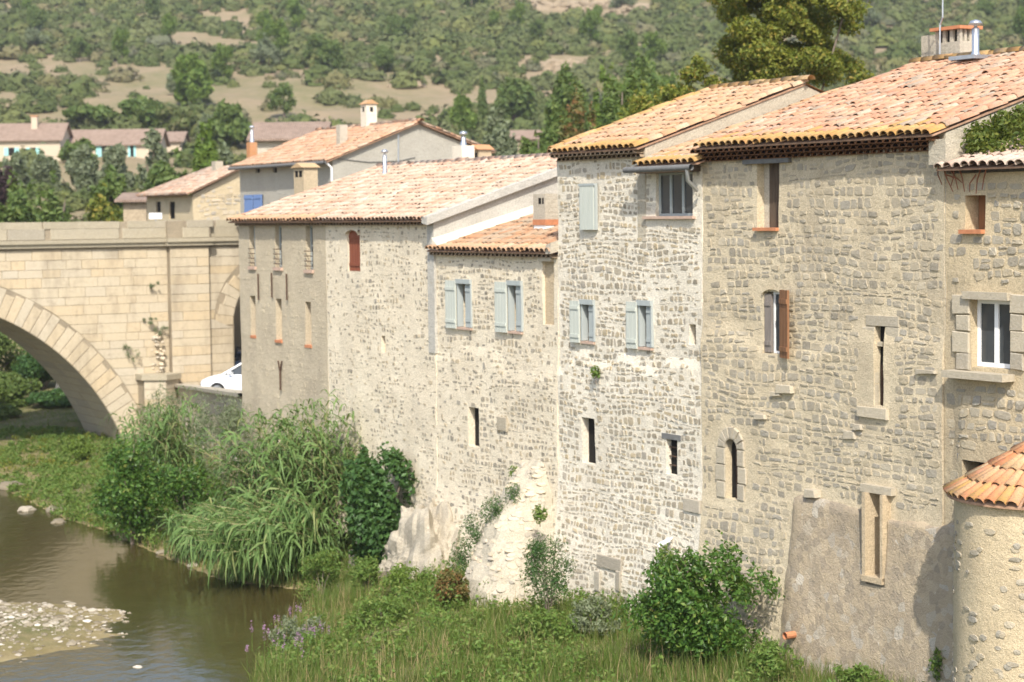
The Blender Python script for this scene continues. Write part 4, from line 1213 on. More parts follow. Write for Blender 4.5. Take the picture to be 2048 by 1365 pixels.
# scattered stones on the turret
r = np.random.default_rng(77)
protos = []
for Vp, q, t3 in SP:
    me = amesh(Vp, [q, t3], 'stone'); me.materials.append(MT['stone_d']); protos.append(me)
for i in range(230):
    th = r.uniform(-1.45, 1.1); z = r.uniform(.8, zE - .2)
    if vnoise(th * 2.2, z * 1.1, 33) < -.25 and r.random() < .8: continue
    ra = float(toff(np.array(th), np.array(z)))
    c = M.pt(tu + ra * math.sin(th), -ra * math.cos(th), z) - org(wall)
    nv = np.array([*(M.t * math.sin(th) + M.n * math.cos(th)), 0.]); A = np.cross([0, 0, 1.], nv)
    o = put('stone', protos[i % 12], wall)
    w_, h_ = r.uniform(.1, .26), r.uniform(.07, .13)
    mm = Matrix.Identity(4)
    for q in range(3): mm[q][0] = A[q] * w_; mm[q][1] = (0, 0, h_)[q]; mm[q][2] = nv[q] * .016; mm[q][3] = c[q]
    o.matrix_local = mm
# half cone roof
apex = M.pt(tu, .05, zE + 1.0)
nseg = 24
V = [apex]; ro = tr_ + .12
for i in range(nseg + 1):
    th = -math.pi / 2 + math.pi * i / nseg
    V.append(M.pt(tu + ro * math.sin(th), -ro * math.cos(th), zE))
V += [M.pt(tu, .05, zE - .02)] + [v - np.array([0, 0, .04]) for v in V[1:]]
n = nseg + 1
polys = [(0, i, i + 1) for i in range(1, n)] + [(i, n + 1 + i, n + 2 + i, i + 1) for i in range(1, n)] + [(n + 1, n + 2 + i, n + 1 + i) for i in range(1, n)]
rfT = polymesh('roof', V, polys, MT['deck'], hT)
pm = amesh(TV, TF, 'roof_tile', True); pm.materials.append(MT['tile_t'])
pe = amesh(TV, TF, 'roof_tile', True); pe.materials.append(MT['tile_eave'])
L = math.hypot(ro, 1.0)
for j in range(5):
    rr = ro * (1 - j / 4.6)
    if rr < .15: continue
    nt = max(3, int(math.pi * rr / .20))
    for i in range(nt):
        th = -math.pi / 2 + math.pi * (i + .5) / nt + r.normal(0, .012)
        outw = np.array([*(M.t * math.sin(th) + M.n * math.cos(th)), 0.])
        p = M.pt(tu + (rr + .03) * math.sin(th), -(rr + .03) * math.cos(th), zE + (1 - rr / ro) * 1.0 + .02 + r.normal(0, .006))
        B = (apex - M.pt(tu + ro * math.sin(th), -ro * math.cos(th), zE)); B /= np.linalg.norm(B)
        B = B + np.array([0, 0, -.05]); B /= np.linalg.norm(B)
        A = np.cross(B, outw * .6 + np.array([0, 0, 1.])); A /= np.linalg.norm(A); C = np.cross(A, B)
        o = put('roof_tile', pe if (j == 0 and i % 3 == 0) else pm, rfT)
        mm = Matrix.Identity(4); c = p - org(rfT)
        sx = .95 if j < 3 else .75
        for q in range(3): mm[q][0] = A[q] * sx; mm[q][1] = B[q]; mm[q][2] = C[q]; mm[q][3] = c[q]
        o.matrix_local = mm

# ================================================================== bridge
PB = onz(262, 900, 0.6)
class BFrame(Frame):
    def __init__(self):
        self.P = PB[:2].copy(); self.t = np.array([math.cos(math.radians(31)), math.sin(math.radians(31))]); self.n = M.t.copy()
BR = BFrame()                     # u along the bridge, s = depth behind its near face
bridge = thing('stone_bridge', 'pale golden ashlar arch bridge across the river with solid parapet', 'bridge', BR.pt(1, 0, 0))
AC = (-9.82, -2.80); AR = 10.23; BW = 5.0
A2c, A2r, A2z = 7.35, 2.5, 5.8
def zlow(u):
    if abs(u - AC[0]) < AR and AC[1] + math.sqrt(AR ** 2 - (u - AC[0]) ** 2) > -.6:
        return AC[1] + math.sqrt(AR ** 2 - (u - AC[0]) ** 2)
    if abs(u - A2c) < A2r: return A2z + math.sqrt(A2r ** 2 - (u - A2c) ** 2)
    return -.8
us = np.unique(np.concatenate([np.linspace(-40, -19, 12), AC[0] + AR * np.cos(np.linspace(math.radians(12.4), math.pi - math.radians(12.4), 70)), np.linspace(.4, A2c - A2r, 6),
                               A2c - A2r * np.cos(np.linspace(0, math.pi, 20)), np.linspace(A2c + A2r + .1, 13, 4)]))
V = []; Fc = []; ZT = 9.32
zl = [zlow(u) for u in us]
for s in (0, BW):
    for u, z in zip(us, zl): V += [BR.pt(u, s, z), BR.pt(u, s, ZT)]
n = len(us)
for i in range(n - 1):
    a = 2 * i; b = 2 * n + 2 * i
    Fc += [(a, a + 2, a + 3, a + 1), (b + 2, b, b + 1, b + 3), (a + 1, a + 3, b + 3, b + 1)]
    Fc += [(a, b, b + 2, a + 2)]
# vertical jambs of the small arch
for uu in (A2c - A2r, A2c + A2r):
    st = len(V); V += [BR.pt(uu, 0, -.8), BR.pt(uu, BW, -.8), BR.pt(uu, BW, A2z), BR.pt(uu, 0, A2z)]; Fc.append((st, st + 1, st + 2, st + 3))
body = part('spandrel_wall', np.array(V), np.array(Fc), MT['ashlar_joint'], bridge)
# soffit stones of the main arch
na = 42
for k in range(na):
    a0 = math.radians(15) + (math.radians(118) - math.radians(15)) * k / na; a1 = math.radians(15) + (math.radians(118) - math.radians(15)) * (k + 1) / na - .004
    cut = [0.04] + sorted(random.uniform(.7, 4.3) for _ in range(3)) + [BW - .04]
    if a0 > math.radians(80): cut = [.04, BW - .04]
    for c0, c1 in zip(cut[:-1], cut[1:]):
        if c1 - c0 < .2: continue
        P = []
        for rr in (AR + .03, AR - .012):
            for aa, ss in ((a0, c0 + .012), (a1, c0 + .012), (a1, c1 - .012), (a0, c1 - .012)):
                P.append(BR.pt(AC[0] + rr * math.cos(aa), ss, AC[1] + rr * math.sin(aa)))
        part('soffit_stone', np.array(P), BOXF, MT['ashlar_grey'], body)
# voussoirs
random.seed(11)
def vous(c, r, a0, a1, n, lens, mat='ashlar'):
    for k in range(n):
        b0 = a0 + (a1 - a0) * k / n + .0015; b1 = a0 + (a1 - a0) * (k + 1) / n - .0015
        ro = r + lens[k % len(lens)]
        pblock(BR, 'voussoir', [(c[0] + r * math.cos(b0), c[1] + r * math.sin(b0)), (c[0] + ro * math.cos(b0), c[1] + ro * math.sin(b0)),
                                (c[0] + ro * math.cos(b1), c[1] + ro * math.sin(b1)), (c[0] + r * math.cos(b1), c[1] + r * math.sin(b1))],
               -.02 - random.uniform(0, .015), .05, MT[mat], body, .015)
vous(AC, AR, math.radians(16), math.radians(112), 44, [1.15, 1.05, 1.2, 1.12, 1.0, 1.18])
vous((A2c, A2z), A2r, math.radians(95), math.radians(180), 10, [.85, .6, .75])
# coursed ashlar
zc = .2; row = 0
RO = AR + 1.21
while zc < 9.2:
    h = min(random.choice((.34, .42, .48, .4)), 9.26 - zc)
    if h < .12: break
    def ext(z):
        q = RO ** 2 - (z - AC[1]) ** 2
        return AC[0] + math.sqrt(q) if q > 0 else -99
    ub, ut = ext(zc), ext(zc + h)
    u = max(ub, -14.0); first = True
    end = 1.84
    while u < end - .1:
        w_ = random.uniform(.5, 1.35)
        u1 = u + w_
        if end - u1 < .35: u1 = end
        tl = max(ut, -14.0) if first else u
        if u1 > tl + .1:
            pblock(BR, 'ashlar_block', [(u + .008, zc + .006), (u1 - .008, zc + .006), (u1 - .008, zc + h - .006), (tl + .008, zc + h - .006)],
                   -.012 - random.uniform(0, .02), .04, MT['ashlar'], body, .014)
        u = u1; first = False
    # pilaster face and the strip to its right
    if zc > 2.2:
        m_ = random.choice((2.4, 2.75, 3.1)) if row % 2 else None
        for a, b in ([(1.87, m_), (m_, 3.66)] if m_ else [(1.87, 3.66)]):
            pblock(BR, 'ashlar_block', [(a + .008, zc + .006), (b - .008, zc + .006), (b - .008, zc + h - .006), (a + .008, zc + h - .006)], -.30 - random.uniform(0, .012), .06, MT['ashlar'], body, .014)
        def lim(z):
            if z < A2z: return A2c - A2r
            q = (A2r + .9) ** 2 - (z - A2z) ** 2
            return A2c - math.sqrt(q) if q > 0 else 10.5
        lb, lt = lim(zc), lim(zc + h)
        if min(lb, lt) > 3.9:
            pblock(BR, 'ashlar_block', [(3.70, zc + .006), (lb - .01, zc + .006), (lt - .01, zc + h - .006), (3.70, zc + h - .006)], -.012 - random.uniform(0, .02), .04, MT['ashlar'], body, .014)
    zc += h; row += 1
fbox(BR, 'pilaster', (1.86, 3.67), (-.27, .02), (1.5, 9.32), MT['ashlar_joint'], bridge)
# string course, parapet stones, coping
fboxes(BR, 'string_course', [((-40, 1.7), (-.18, .1), (9.34, 9.5)), ((-40, 1.68), (-.28, .1), (9.503, 9.66)), ((1.7, 3.83), (-.45, .1), (9.345, 9.5)), ((1.68, 3.85), (-.55, .1), (9.504, 9.665)),
                             ((3.85, 13), (-.18, .1), (9.342, 9.5)), ((3.87, 13), (-.28, .1), (9.502, 9.662))], MT['ashlar_grey'], bridge)
par = fboxes(BR, 'parapet', [((-40, 13), (-.05, .28), (9.668, 10.40)), ((-40, 13), (BW - .3, BW + .05), (9.3, 10.40)), ((1.78, 3.75), (-.3, -.04), (9.67, 10.40))], MT['ashlar_joint'], bridge)
u = -16
while u < 13:
    w_ = random.uniform(1.1, 2.0)
    for z0, z1 in ((9.68, 10.12), (10.125, 10.43)):
        sh = random.uniform(-.3, .3)
        inp = 1.6 < u + sh < 3.6
        pblock(BR, 'parapet_stone', [(u + sh + .006, z0), (u + sh + w_ - .006, z0), (u + sh + w_ - .006, z1 + random.uniform(-.02, .015)), (u + sh + .006, z1)], -.08 - random.uniform(0, .02) - (.26 if inp else 0), .09, MT['ashlar_grey'], par, .02)
    u += w_
fbox(BR, 'road_deck', (-40, 13), (.28, BW - .3), (9.1, 9.345), MT['ashlar_joint'], bridge)
# broken cutwater with its cap
cw = polymesh('cutwater', [BR.pt(u, s, z) for z in (-.6, 3.62) for u, s in ((.38, .05), (.38, -.75), (1.16, -1.25), (1.93, -.75), (1.93, .05))],
              [(0, 1, 6, 5), (1, 2, 7, 6), (2, 3, 8, 7), (3, 4, 9, 8), (5, 6, 7, 8, 9)], MT['ashlar_joint'], bridge)
zc = .3
while zc < 3.5:
    h = .42
    for (ua, sa), (ub, sb) in (((.38, -.75), (1.16, -1.25)), ((1.16, -1.25), (1.93, -.75))):
        V = [BR.pt(ua, sa - .03, zc), BR.pt(ub, sb - .03, zc), BR.pt(ub, sb - .03, zc + h - .02), BR.pt(ua, sa - .03, zc + h - .02),
             BR.pt(ua, sa + .1, zc), BR.pt(ub, sb + .1, zc), BR.pt(ub, sb + .1, zc + h - .02), BR.pt(ua, sa + .1, zc + h - .02)]
        part('ashlar_block', np.array(V), BOXF, MT['ashlar'], cw)
    zc += h
polymesh('cap_stone', [BR.pt(u, s, z) for z in (3.63, 3.86) for u, s in ((.26, .02), (.26, -.82), (1.16, -1.4), (2.05, -.82), (2.05, .02))],
         [(0, 1, 6, 5), (1, 2, 7, 6), (2, 3, 8, 7), (3, 4, 9, 8), (5, 6, 7, 8, 9), (4, 3, 2, 1, 0)], MT['ashlar_grey'], cw)
def rubble(name, c, rad, n, size, mat, parent, seed=0, flat=.7):
    r = np.random.default_rng(seed); L = []
    phi = (1 + 5 ** .5) / 2
    ico = np.array([(-1, phi, 0), (1, phi, 0), (-1, -phi, 0), (1, -phi, 0), (0, -1, phi), (0, 1, phi), (0, -1, -phi), (0, 1, -phi), (phi, 0, -1), (phi, 0, 1), (-phi, 0, -1), (-phi, 0, 1)]) / 1.9
    icf = np.array([(0, 11, 5), (0, 5, 1), (0, 1, 7), (0, 7, 10), (0, 10, 11), (1, 5, 9), (5, 11, 4), (11, 10, 2), (10, 7, 6), (7, 1, 8), (3, 9, 4), (3, 4, 2), (3, 2, 6), (3, 6, 8), (3, 8, 9), (4, 9, 5), (2, 4, 11), (6, 2, 10), (8, 6, 7), (9, 8, 1)])
    for i in range(n):
        p = np.array(c) + r.uniform(-1, 1, 3) * np.array(rad)
        s = r.uniform(*size)
        L.append((p + ico * s * r.uniform(.7, 1.25, (12, 1)) * np.array([1, 1, flat]), icf))
    v = merge(L)
    return part(name, v[0], v[1], mat, parent)
o = rubble('broken_masonry', BR.pt(1.05, .03, 4.7), (.6, .03, .85), 60, (.05, .13), MT['stone_b'], cw, 5); o['kind'] = 'stuff'

# retaining wall beside the cars
rw = thing('retaining_wall', 'rough grey stone retaining wall between end house and bridge pilaster', 'wall', (CW0[0], CW0[1], 1))
class WF(Frame):
    def __init__(self, a, b):
        self.P = np.array(a, float); d = np.array(b, float) - self.P; self.L = np.linalg.norm(d); self.t = -d / self.L
        self.n = np.array([self.t[1], -self.t[0]])
        if self.n @ self.P > 0: self.n = -self.n
WR = WF(CW0 + np.array([.0, .15]), CW1)
offR = mkoff(63, .08)
wl = make_wall(WR, rw, 'wall', -WR.L, 0, -.3, 4.0, [], lambda u, z: offR(u, z), MT['render_c'], .4)
me = wl.data
for v_ in me.vertices:
    wz = v_.co.z + org(wl)[2]
    wp = np.array([v_.co.x, v_.co.y]) + org(wl)[:2]
    k_ = np.clip((wp[1] - CW0[1]) / (CW1[1] - CW0[1]), 0, 1)
    top = 5.0 - 1.75 * k_
    v_.co.z = -.3 + (wz + .3) / 4.3 * (top + .3) - org(wl)[2]
lay_stones(WR, wl, -WR.L, 0, .2, 2.9, [], lambda u, z: offR(u, z), MT['stone_b'], (.12, .24), (.16, .4), .06, lambda u, z: .6, 38, nmax=120)
V = []
for k_ in np.linspace(0, 1, 12):
    p = CW0 + (CW1 - CW0) * k_; top = 5.0 - 1.75 * k_
    for s, dz in ((-.15, 0), (-.15, .12), (.45, .12), (.45, 0)):
        q = p - WR.n * s; V.append((q[0], q[1], top + dz - .02))
Fc = [(4 * i + a, 4 * i + (a + 1) % 4, 4 * i + 4 + (a + 1) % 4, 4 * i + 4 + a) for i in range(11) for a in range(4)]
part('coping', np.array(V), np.array(Fc), MT['stone_dress'], rw)

# ================================================================== cars
def car(name, label, loc, ang, paint):
    root = thing(name, label, 'car', loc)
    ca, sa = math.cos(ang), math.sin(ang)
    def T(P):
        P = np.asarray(P, float)
        return np.stack([loc[0] + P[:, 0] * ca - P[:, 1] * sa, loc[1] + P[:, 0] * sa + P[:, 1] * ca, loc[2] + P[:, 2]], 1)
    # x forward, stations of (x, half width, z bottom, z belt)
    st = [(-1.95, .62, .42, .78), (-1.85, .76, .28, .92), (-1.2, .83, .22, .95), (0, .84, .2, .93), (.75, .83, .2, .92), (1.1, .82, .22, .90), (1.6, .78, .25, .80), (1.9, .70, .30, .70), (2.0, .55, .38, .60)]
    V = []
    for x, w_, zb, zt_ in st:
        V += [(x, -w_ * .9, zb), (x, -w_, zb + .18), (x, -w_ * .97, zt_ - .1), (x, -w_ * .82, zt_), (x, 0, zt_ + .035), (x, w_ * .82, zt_), (x, w_ * .97, zt_ - .1), (x, w_, zb + .18), (x, w_ * .9, zb)]
    Fc = [(9 * i + a, 9 * i + (a + 1) % 9, 9 * i + 9 + (a + 1) % 9, 9 * i + 9 + a) for i in range(len(st) - 1) for a in range(9)]
    polymesh('body', T(V), [tuple(f) for f in Fc] + [tuple(range(8, -1, -1)), tuple(9 * (len(st) - 1) + a for a in range(9))], paint, root, True)
    cab = [(-1.75, .68, .93, .70, 1.15), (-1.45, .70, .95, .60, 1.40), (-.6, .72, .95, .60, 1.48), (.15, .72, .94, .58, 1.43), (1.0, .70, .93, .66, .95)]
    V = []
    for x, w_, zb, wt, zt_ in cab: V += [(x, -w_, zb - .02), (x, -wt, zt_), (x, wt, zt_), (x, w_, zb - .02)]
    Fr = [(4 * i + a, 4 * i + 4 + a, 4 * i + 5 + a, 4 * i + 1 + a) for i in range(3) for a in (1,)]
    cb = polymesh('roof', T(V), Fr + [(0, 1, 2, 3)], paint, root, True)
    polymesh('side_window', T(np.array(V) * [1, .985, 1]), [(0, 4, 5, 1), (4, 8, 9, 5), (8, 12, 13, 9), (12, 16, 17, 13)], MT['glass'], root)
    polymesh('side_window', T(np.array(V) * [1, .985, 1]), [(3, 2, 6, 7), (7, 6, 10, 11), (11, 10, 14, 15), (15, 14, 18, 19)], MT['glass'], root)
    polymesh('windscreen', T(V), [(13, 17, 18, 14)], MT['glass'], root)
    for sy in (-1, 1):
        L = [tube(T([(1.05, sy * .70, .92), (.15, sy * .595, 1.435), (-.6, sy * .61, 1.48), (-1.45, sy * .61, 1.40), (-1.8, sy * .69, .95)]), .045, .045, 6),
             tube(T([(-.35, sy * .725, .95), (-.35, sy * .61, 1.46)]), .04, .04, 6)]
        v = merge(L); part('pillar', v[0], v[1], paint, root, True)
        v = tube(T([(.78, sy * .86, .98), (.62, sy * .95, 1.0)]), .07, .06, 8); part('mirror', v[0], v[1], paint, root, True)
        V2 = [(1.62, sy * .6, .62), (1.62, sy * .765, .60), (1.9, sy * .70, .56), (1.95, sy * .55, .58), (1.62, sy * .6, .77), (1.62, sy * .75, .745), (1.86, sy * .68, .69), (1.93, sy * .54, .67)]
        part('headlight', T(np.array(V2) * [1.012, 1.02, 1.0]), BOXF, MT['lamp'], root)
        for wx in (-1.25, 1.25):
            prof = [(.0, .0), (.19, 0), (.2, .01), (.3, .0), (.3, .19), (.2, .19), (0, .18)]
            V3 = []; F3 = []
            ns = 16
            for r_, y in [(.205, .02), (.3, .0), (.315, .06), (.315, .14), (.3, .19)]:
                for q in range(ns): V3.append((wx + r_ * math.cos(2 * math.pi * q / ns), sy * (.86 - y), .31 + r_ * math.sin(2 * math.pi * q / ns)))
            F3 = [(a * ns + q, a * ns + (q + 1) % ns, (a + 1) * ns + (q + 1) % ns, (a + 1) * ns + q) for a in range(4) for q in range(ns)]
            wh = polymesh('wheel', T(V3), F3, MT['rubber'], root, True)
            V4 = [(wx + .205 * math.cos(2 * math.pi * q / ns), sy * .845, .31 + .205 * math.sin(2 * math.pi * q / ns)) for q in range(ns)]
            polymesh('rim', T(V4), [tuple(range(ns))], MT['zinc'], wh)
    polymesh('number_plate', T([(2.005, -.26, .42), (2.005, .26, .42), (2.0, .26, .53), (2.0, -.26, .53)]), [(0, 1, 2, 3)], MT['white'], root)
    return root
def gpt(px, py, Y):
    p = M.atdepth(px, py, Y); return (p[0], p[1], ground(p[0], p[1]))
p = gpt(508, 800, 78)
ca = car('parked_car', 'white parked car behind the retaining wall, nose towards the bridge', p, math.radians(174), MT['carwhite'])
p = gpt(500, 740, 97)
car('parked_car', 'dark car seen through the small bridge arch', p, math.radians(100), MT['cardark'])

# ================================================================== houses behind
fP = M.atdepth(665, 318, 78)
FF = Frame(fP, 31)
hF = thing('village_house', 'grey rendered house with salmon roof and gable behind the long roof', 'house', FF.pt(-4, 0, 3.5))
eF = fP[2]
wall = make_wall(FF, hF, 'wall', -9.0, 0, 2.5, eF - .1, [(*FF.rect(491, 526, 390, 430), .1)] + [(*FF.rect(x, x + 8, 332, 346), .12) for x in (512, 546)], mkoff(73, .02), MT['render_f'], .5)
a = FF.rect(491, 526, 390, 430)
w = fbox(FF, 'window', a[:2], (.05, .096), a[2:], MT['dark'], hF)
um = (a[0] + a[1]) / 2
shutter(FF, w, a[0] - .0, um - .05, a[2], a[3], -.03, MT['blue'], .03); shutter(FF, w, um + .05, a[1], a[2], a[3], -.03, MT['blue'], .03)
for x in (512, 546):
    a = FF.rect(x, x + 8, 332, 346); fbox(FF, 'vent', a[:2], (.08, .116), a[2:], MT['dark'], hF)
apx = FF  # ridge position on the near gable
def gable_point(fr, px, py, u):
    P = fr.P + fr.t * u; d = ray(px, py); kk = (P @ fr.t) / (d[:2] @ fr.t); q = EYE + d * kk
    return -(q[:2] - fr.P) @ fr.n, q[2]
rsF, rzF = gable_point(FF, 835, 246, 0)
sbF, zbF = gable_point(FF, 985, 306, 0)
gable(FF, hF, 'gable_wall', 0.02, .0, 2.5, eF - .06, rsF, rzF - .04, sbF - .3, zbF - .02, MT['render_f'])
rfF = roof(hF, FF.pt(-9.2, -.35, eF - .12), FF.pt(.2, -.35, eF - .12), FF.pt(.2, rsF, rzF), FF.pt(-9.2, rsF, rzF), MT['tile_f'], seed=21)
rfF2 = roof(hF, FF.pt(.2, sbF, zbF), FF.pt(-9.2, sbF, zbF), FF.pt(-9.2, rsF, rzF), FF.pt(.2, rsF, rzF), MT['tile_f'], name='rear_roof', seed=22, nmax=60)
ridge_cap(rfF, FF.pt(-9.2, rsF, rzF + .05), FF.pt(.2, rsF, rzF + .05), MT['tile_f'])
gable(FF, hF, 'gable_wall', -8.75, .0, 2.5, eF - .12, rsF, rzF - .12, sbF - .3, zbF - .02, MT['render_f'])
v = tube([FF.pt(.1, -.38, eF - .1), FF.pt(.1, -.1, eF - .35), FF.pt(.06, -.08, 8)], .05, .05, 8); part('downpipe', v[0], v[1], MT['white'], hF, True)
v = tube([FF.pt(-9.2, -.42, eF - .15), FF.pt(.2, -.42, eF - .15)], .07, .07, 8); part('gutter', v[0], v[1], MT['slate'], hF, True)
def chim_at(fr, px, s, pyb, pyt, wu, ws, mat, parent, cap, capmat=None):
    u, zb = fr.on(px, pyb, s); _, zt2 = fr.on(px, pyt, s)
    return chimney(fr, None, u, s, zb - .3, zt2, wu, ws, mat, parent, cap, capmat)
chim_at(FF, 738, rsF, 250, 209, .5, .5, MT['mortar_a'], rfF, 'gable', MT['tile_t'])
chim_at(FF, 684, 1.6, 292, 250, .34, .34, MT['plaster'], rfF, None)
chim_at(FF, 504, 1.0, 305, 285, .35, .35, MT['tile_t'], rfF, None)
u_, z_ = FF.on(504, 285, 1.0); flue_pipe(FF, rfF, u_, 1.0, z_ - .1, FF.on(504, 254, 1.0)[1], .06)
chim_at(M, 927, 6.0, 350, 292, .6, .45, MT['mortar_a'], rfC, None)
u_, z_ = M.on(927, 292, 6.0); flue_pipe(M, rfC, u_, 6.0, z_ - .15, M.on(927, 266, 6.0)[1], .07)
chim_at(M, 962, 6.8, 350, 300, .55, .45, MT['infill'], rfC, 'arch', MT['tile_t'])
# aerial and cable on the gable
q = [gable_point(FF, x, y, .03) for x, y in ((795, 270), (795, 345), (832, 330), (832, 306))]
v = tube([FF.pt(.1, q[0][0], q[0][1]), FF.pt(.1, q[1][0], q[1][1])], .03, .03, 6); part('downpipe', v[0], v[1], MT['zinc'], hF)
q = [gable_point(FF, x, y, .03) for x, y in ((675, 318), (740, 325), (800, 322), (830, 315))]
v = tube([FF.pt(.05, a_, b_) for a_, b_ in q], .015, .015, 5); part('cable', v[0], v[1], MT['slate'], hF)

gP = M.atdepth(385, 386, 96)
GF = Frame(gP, 31)
hG = thing('village_house', 'brown stone house with hipped tile roof just beyond the parapet', 'house', GF.pt(-3, 0, 3.5))
wg = [(*GF.rect(312, 321, 404, 425), .15), (*GF.rect(338, 350, 404, 438), .15)]
wall = make_wall(GF, hG, 'wall', -6.1, 0, 2.5, gP[2] - .1, wg, mkoff(83, .03), MT['mortar_e'], .5)
for r in wg: fbox(GF, 'window', r[:2], (.08, .146), r[2:4], MT['dark'], hG)
rsG, rzG = gable_point(GF, 482, 335, 0)
gable(GF, hG, 'side_wall', 0.02, 0, 2.5, gP[2] - .1, rsG, rzG - .1, rsG + 3, rzG - 1.0, MT['mortar_e'])
sw = hG.children[-1]
GS = Frame(gP, 31); GS.t = -GF.n; GS.n = GF.t.copy()       # the near side wall as a frame of its own
lay_stones(GS, sw, .1, rsG + 2.5, 8, gP[2] + .4, [], lambda u, z: np.zeros_like(np.asarray(u, float)) + .03, MT['stone_b'], (.12, .2), (.14, .34), .06, lambda u, z: .7 * (z < gP[2] - .15 + .3 * min(u, rsG)), 39, nmax=80)
roof(hG, GF.pt(-6.4, -.4, gP[2] - .08), GF.pt(.3, -.4, gP[2] - .08), GF.pt(.3, rsG, rzG), GF.pt(-6.4 + 2.2, rsG, rzG), MT['tile_c'], seed=23, nmax=200)
polymesh('rear_roof', [GF.pt(-4.2, rsG, rzG), GF.pt(.3, rsG, rzG), GF.pt(.3, rsG + 3.2, rzG - 1.0), GF.pt(-6.4, rsG + 3.2, rzG - 1.0), GF.pt(-6.4, -.4, gP[2] - .08)], [(0, 1, 2, 3), (0, 3, 4)], MT['tile_c'], hG)
fbox(GF, 'chimney', (-2.4, -1.9), (2.0, 2.4), (rzG - .6, rzG + .35), MT['cement'], hG)
# little white box van roof seen over the parapet
sg = thing('white_notice_board', 'white rectangular board just above the bridge parapet', 'sign', M.atdepth(311, 460, 93))
q = M.atdepth(311, 432, 93)
part('board', [(q[0] - .3, q[1] - .02, q[2] - .15), (q[0] + .3, q[1] - .02, q[2] - .15), (q[0] + .3, q[1] + .02, q[2] - .15), (q[0] - .3, q[1] + .02, q[2] - .15),
               (q[0] - .3, q[1] - .02, q[2] + .13), (q[0] + .3, q[1] - .02, q[2] + .13), (q[0] + .3, q[1] + .02, q[2] + .13), (q[0] - .3, q[1] + .02, q[2] + .13)], BOXF, MT['white'], sg)
v = tube([(q[0], q[1] + .05, 8.5), (q[0], q[1] + .05, q[2] + .1)], .03, .03, 6); part('post', v[0], v[1], MT['zinc'], sg)

def villa(name, label, px0, px1, pyr, pye, pyg, Y, deg, depth, shut, chim=None, mat='villa', tm='tile_villa', hip=False):
    """low house facing the camera; pyr ridge, pye eave, pyg ground rows"""
    p0 = M.atdepth(px0, pye, Y); p1 = M.atdepth(px1, pye, Y)
    fr = Frame(p0, 90 - 0); fr.P = p0[:2]; d = (p1 - p0)[:2]; L = np.linalg.norm(d); fr.t = d / L; fr.n = np.array([d[1], -d[0]]) / L
    if fr.n[1] > 0: fr.n = -fr.n
    ze = (p0[2] + p1[2]) / 2
    zr = ze + (pye - pyr) / F * Y * 1.0 + depth * .05
    zg = min(M.atdepth((px0 + px1) / 2, pyg, Y)[2] - 1.0, min(ground(*q[:2]) for q in (p0, p1)) - .4)
    root = thing(name, label, 'house', fr.pt(L / 2, 0, zg))
    V = [fr.pt(u, s, z) for z in (zg, ze) for u, s in ((0, 0), (L, 0), (L, depth), (0, depth))] + [fr.pt(0, depth / 2, zr - .1), fr.pt(L, depth / 2, zr - .1)]
    polymesh('wall', V, [(0, 1, 5, 4), (2, 3, 7, 6), (1, 2, 6, 9, 5), (3, 0, 4, 8, 7)], MT[mat], root)
    i = 1.6 if hip else 0
    for sgn, s0 in ((-1, -.4), (1, depth + .4)):
        V = [fr.pt(-.4, s0, ze - .06), fr.pt(L + .4, s0, ze - .06), fr.pt(L + .4, depth / 2, zr), fr.pt(-.4 + i, depth / 2, zr)]
        V += [v - np.array([0, 0, .12]) for v in V]
        part('roof', np.array(V), BOXF, MT[tm], root)
    for a, b, y0, y1 in shut:
        ua = (M.atdepth(a, y0, Y)[:2] - fr.P) @ fr.t; ub = (M.atdepth(b, y0, Y)[:2] - fr.P) @ fr.t
        z1 = M.atdepth(a, y0, Y)[2]; z0 = M.atdepth(a, y1, Y)[2]; wd = ub - ua
        w = fbox(fr, 'window', (ua + wd * .3, ub - wd * .3), (-.03, .1), (z0, z1), MT['dark'], root)
        fbox(fr, 'shutter', (ua, ua + wd * .29), (-.09, -.03), (z0, z1), MT['turq'], w); fbox(fr, 'shutter', (ub - wd * .29, ub), (-.09, -.03), (z0, z1), MT['turq'], w)
    if chim:
        uc = (M.atdepth(chim, pyr, Y)[:2] - fr.P) @ fr.t
        c_ = fbox(fr, 'chimney', (uc - .35, uc + .35), (depth / 2 - 1.2, depth / 2 - .6), (zr - .8, zr + .7), MT[mat], root)
        fbox(fr, 'chimney_cap', (uc - .42, uc + .42), (depth / 2 - 1.27, depth / 2 - .53), (zr + .7, zr + .8), MT['terracotta'], c_)
    return root
k = NT('tile_villa', .9, .1)
wv = k.t.nodes.new('ShaderNodeTexWave'); wv.inputs['Scale'].default_value = 2.2; k.lk(k.pos, wv.inputs[0])
k.bump(wv.outputs[0], .06, .8)
MT['tile_villa'] = k.color(k.mix(k.ramp(k.noise(2, 5), [(.35, 0), (.65, 1)]), (.235, .17, .13), (.31, .23, .18)))
villa('villa', 'peach villa wing with brown tile roof and chimney at the far left', -40, 120, 250, 280, 318, 232, 0, 6, ((8, 38, 296, 312), (52, 80, 296, 312)), 61)
villa('villa', 'long low peach villa wing with turquoise shutters behind olive trees', 122, 316, 262, 289, 330, 236, 0, 6, ((192, 230, 292, 314), (256, 272, 292, 314)))
villa('villa', 'small tiled annex at the right end of the peach villa', 318, 362, 266, 282, 320, 244, 0, 5, ())
villa('village_house', 'tan house with dull pink roof glimpsed behind the grey gable house', 508, 640, 250, 276, 340, 118, 0, 6, (), None, 'plaster')
villa('shed', 'low brown roofed shed among trees on the slope', 985, 1082, 263, 277, 290, 215, 0, 4, (), None, 'render_brown', 'tile_villa')
villa('shed', 'small ruined brown stone shed left of the hipped stone house', 246, 292, 392, 398, 445, 108, 0, 4, (), None, 'render_brown', 'tile_villa')

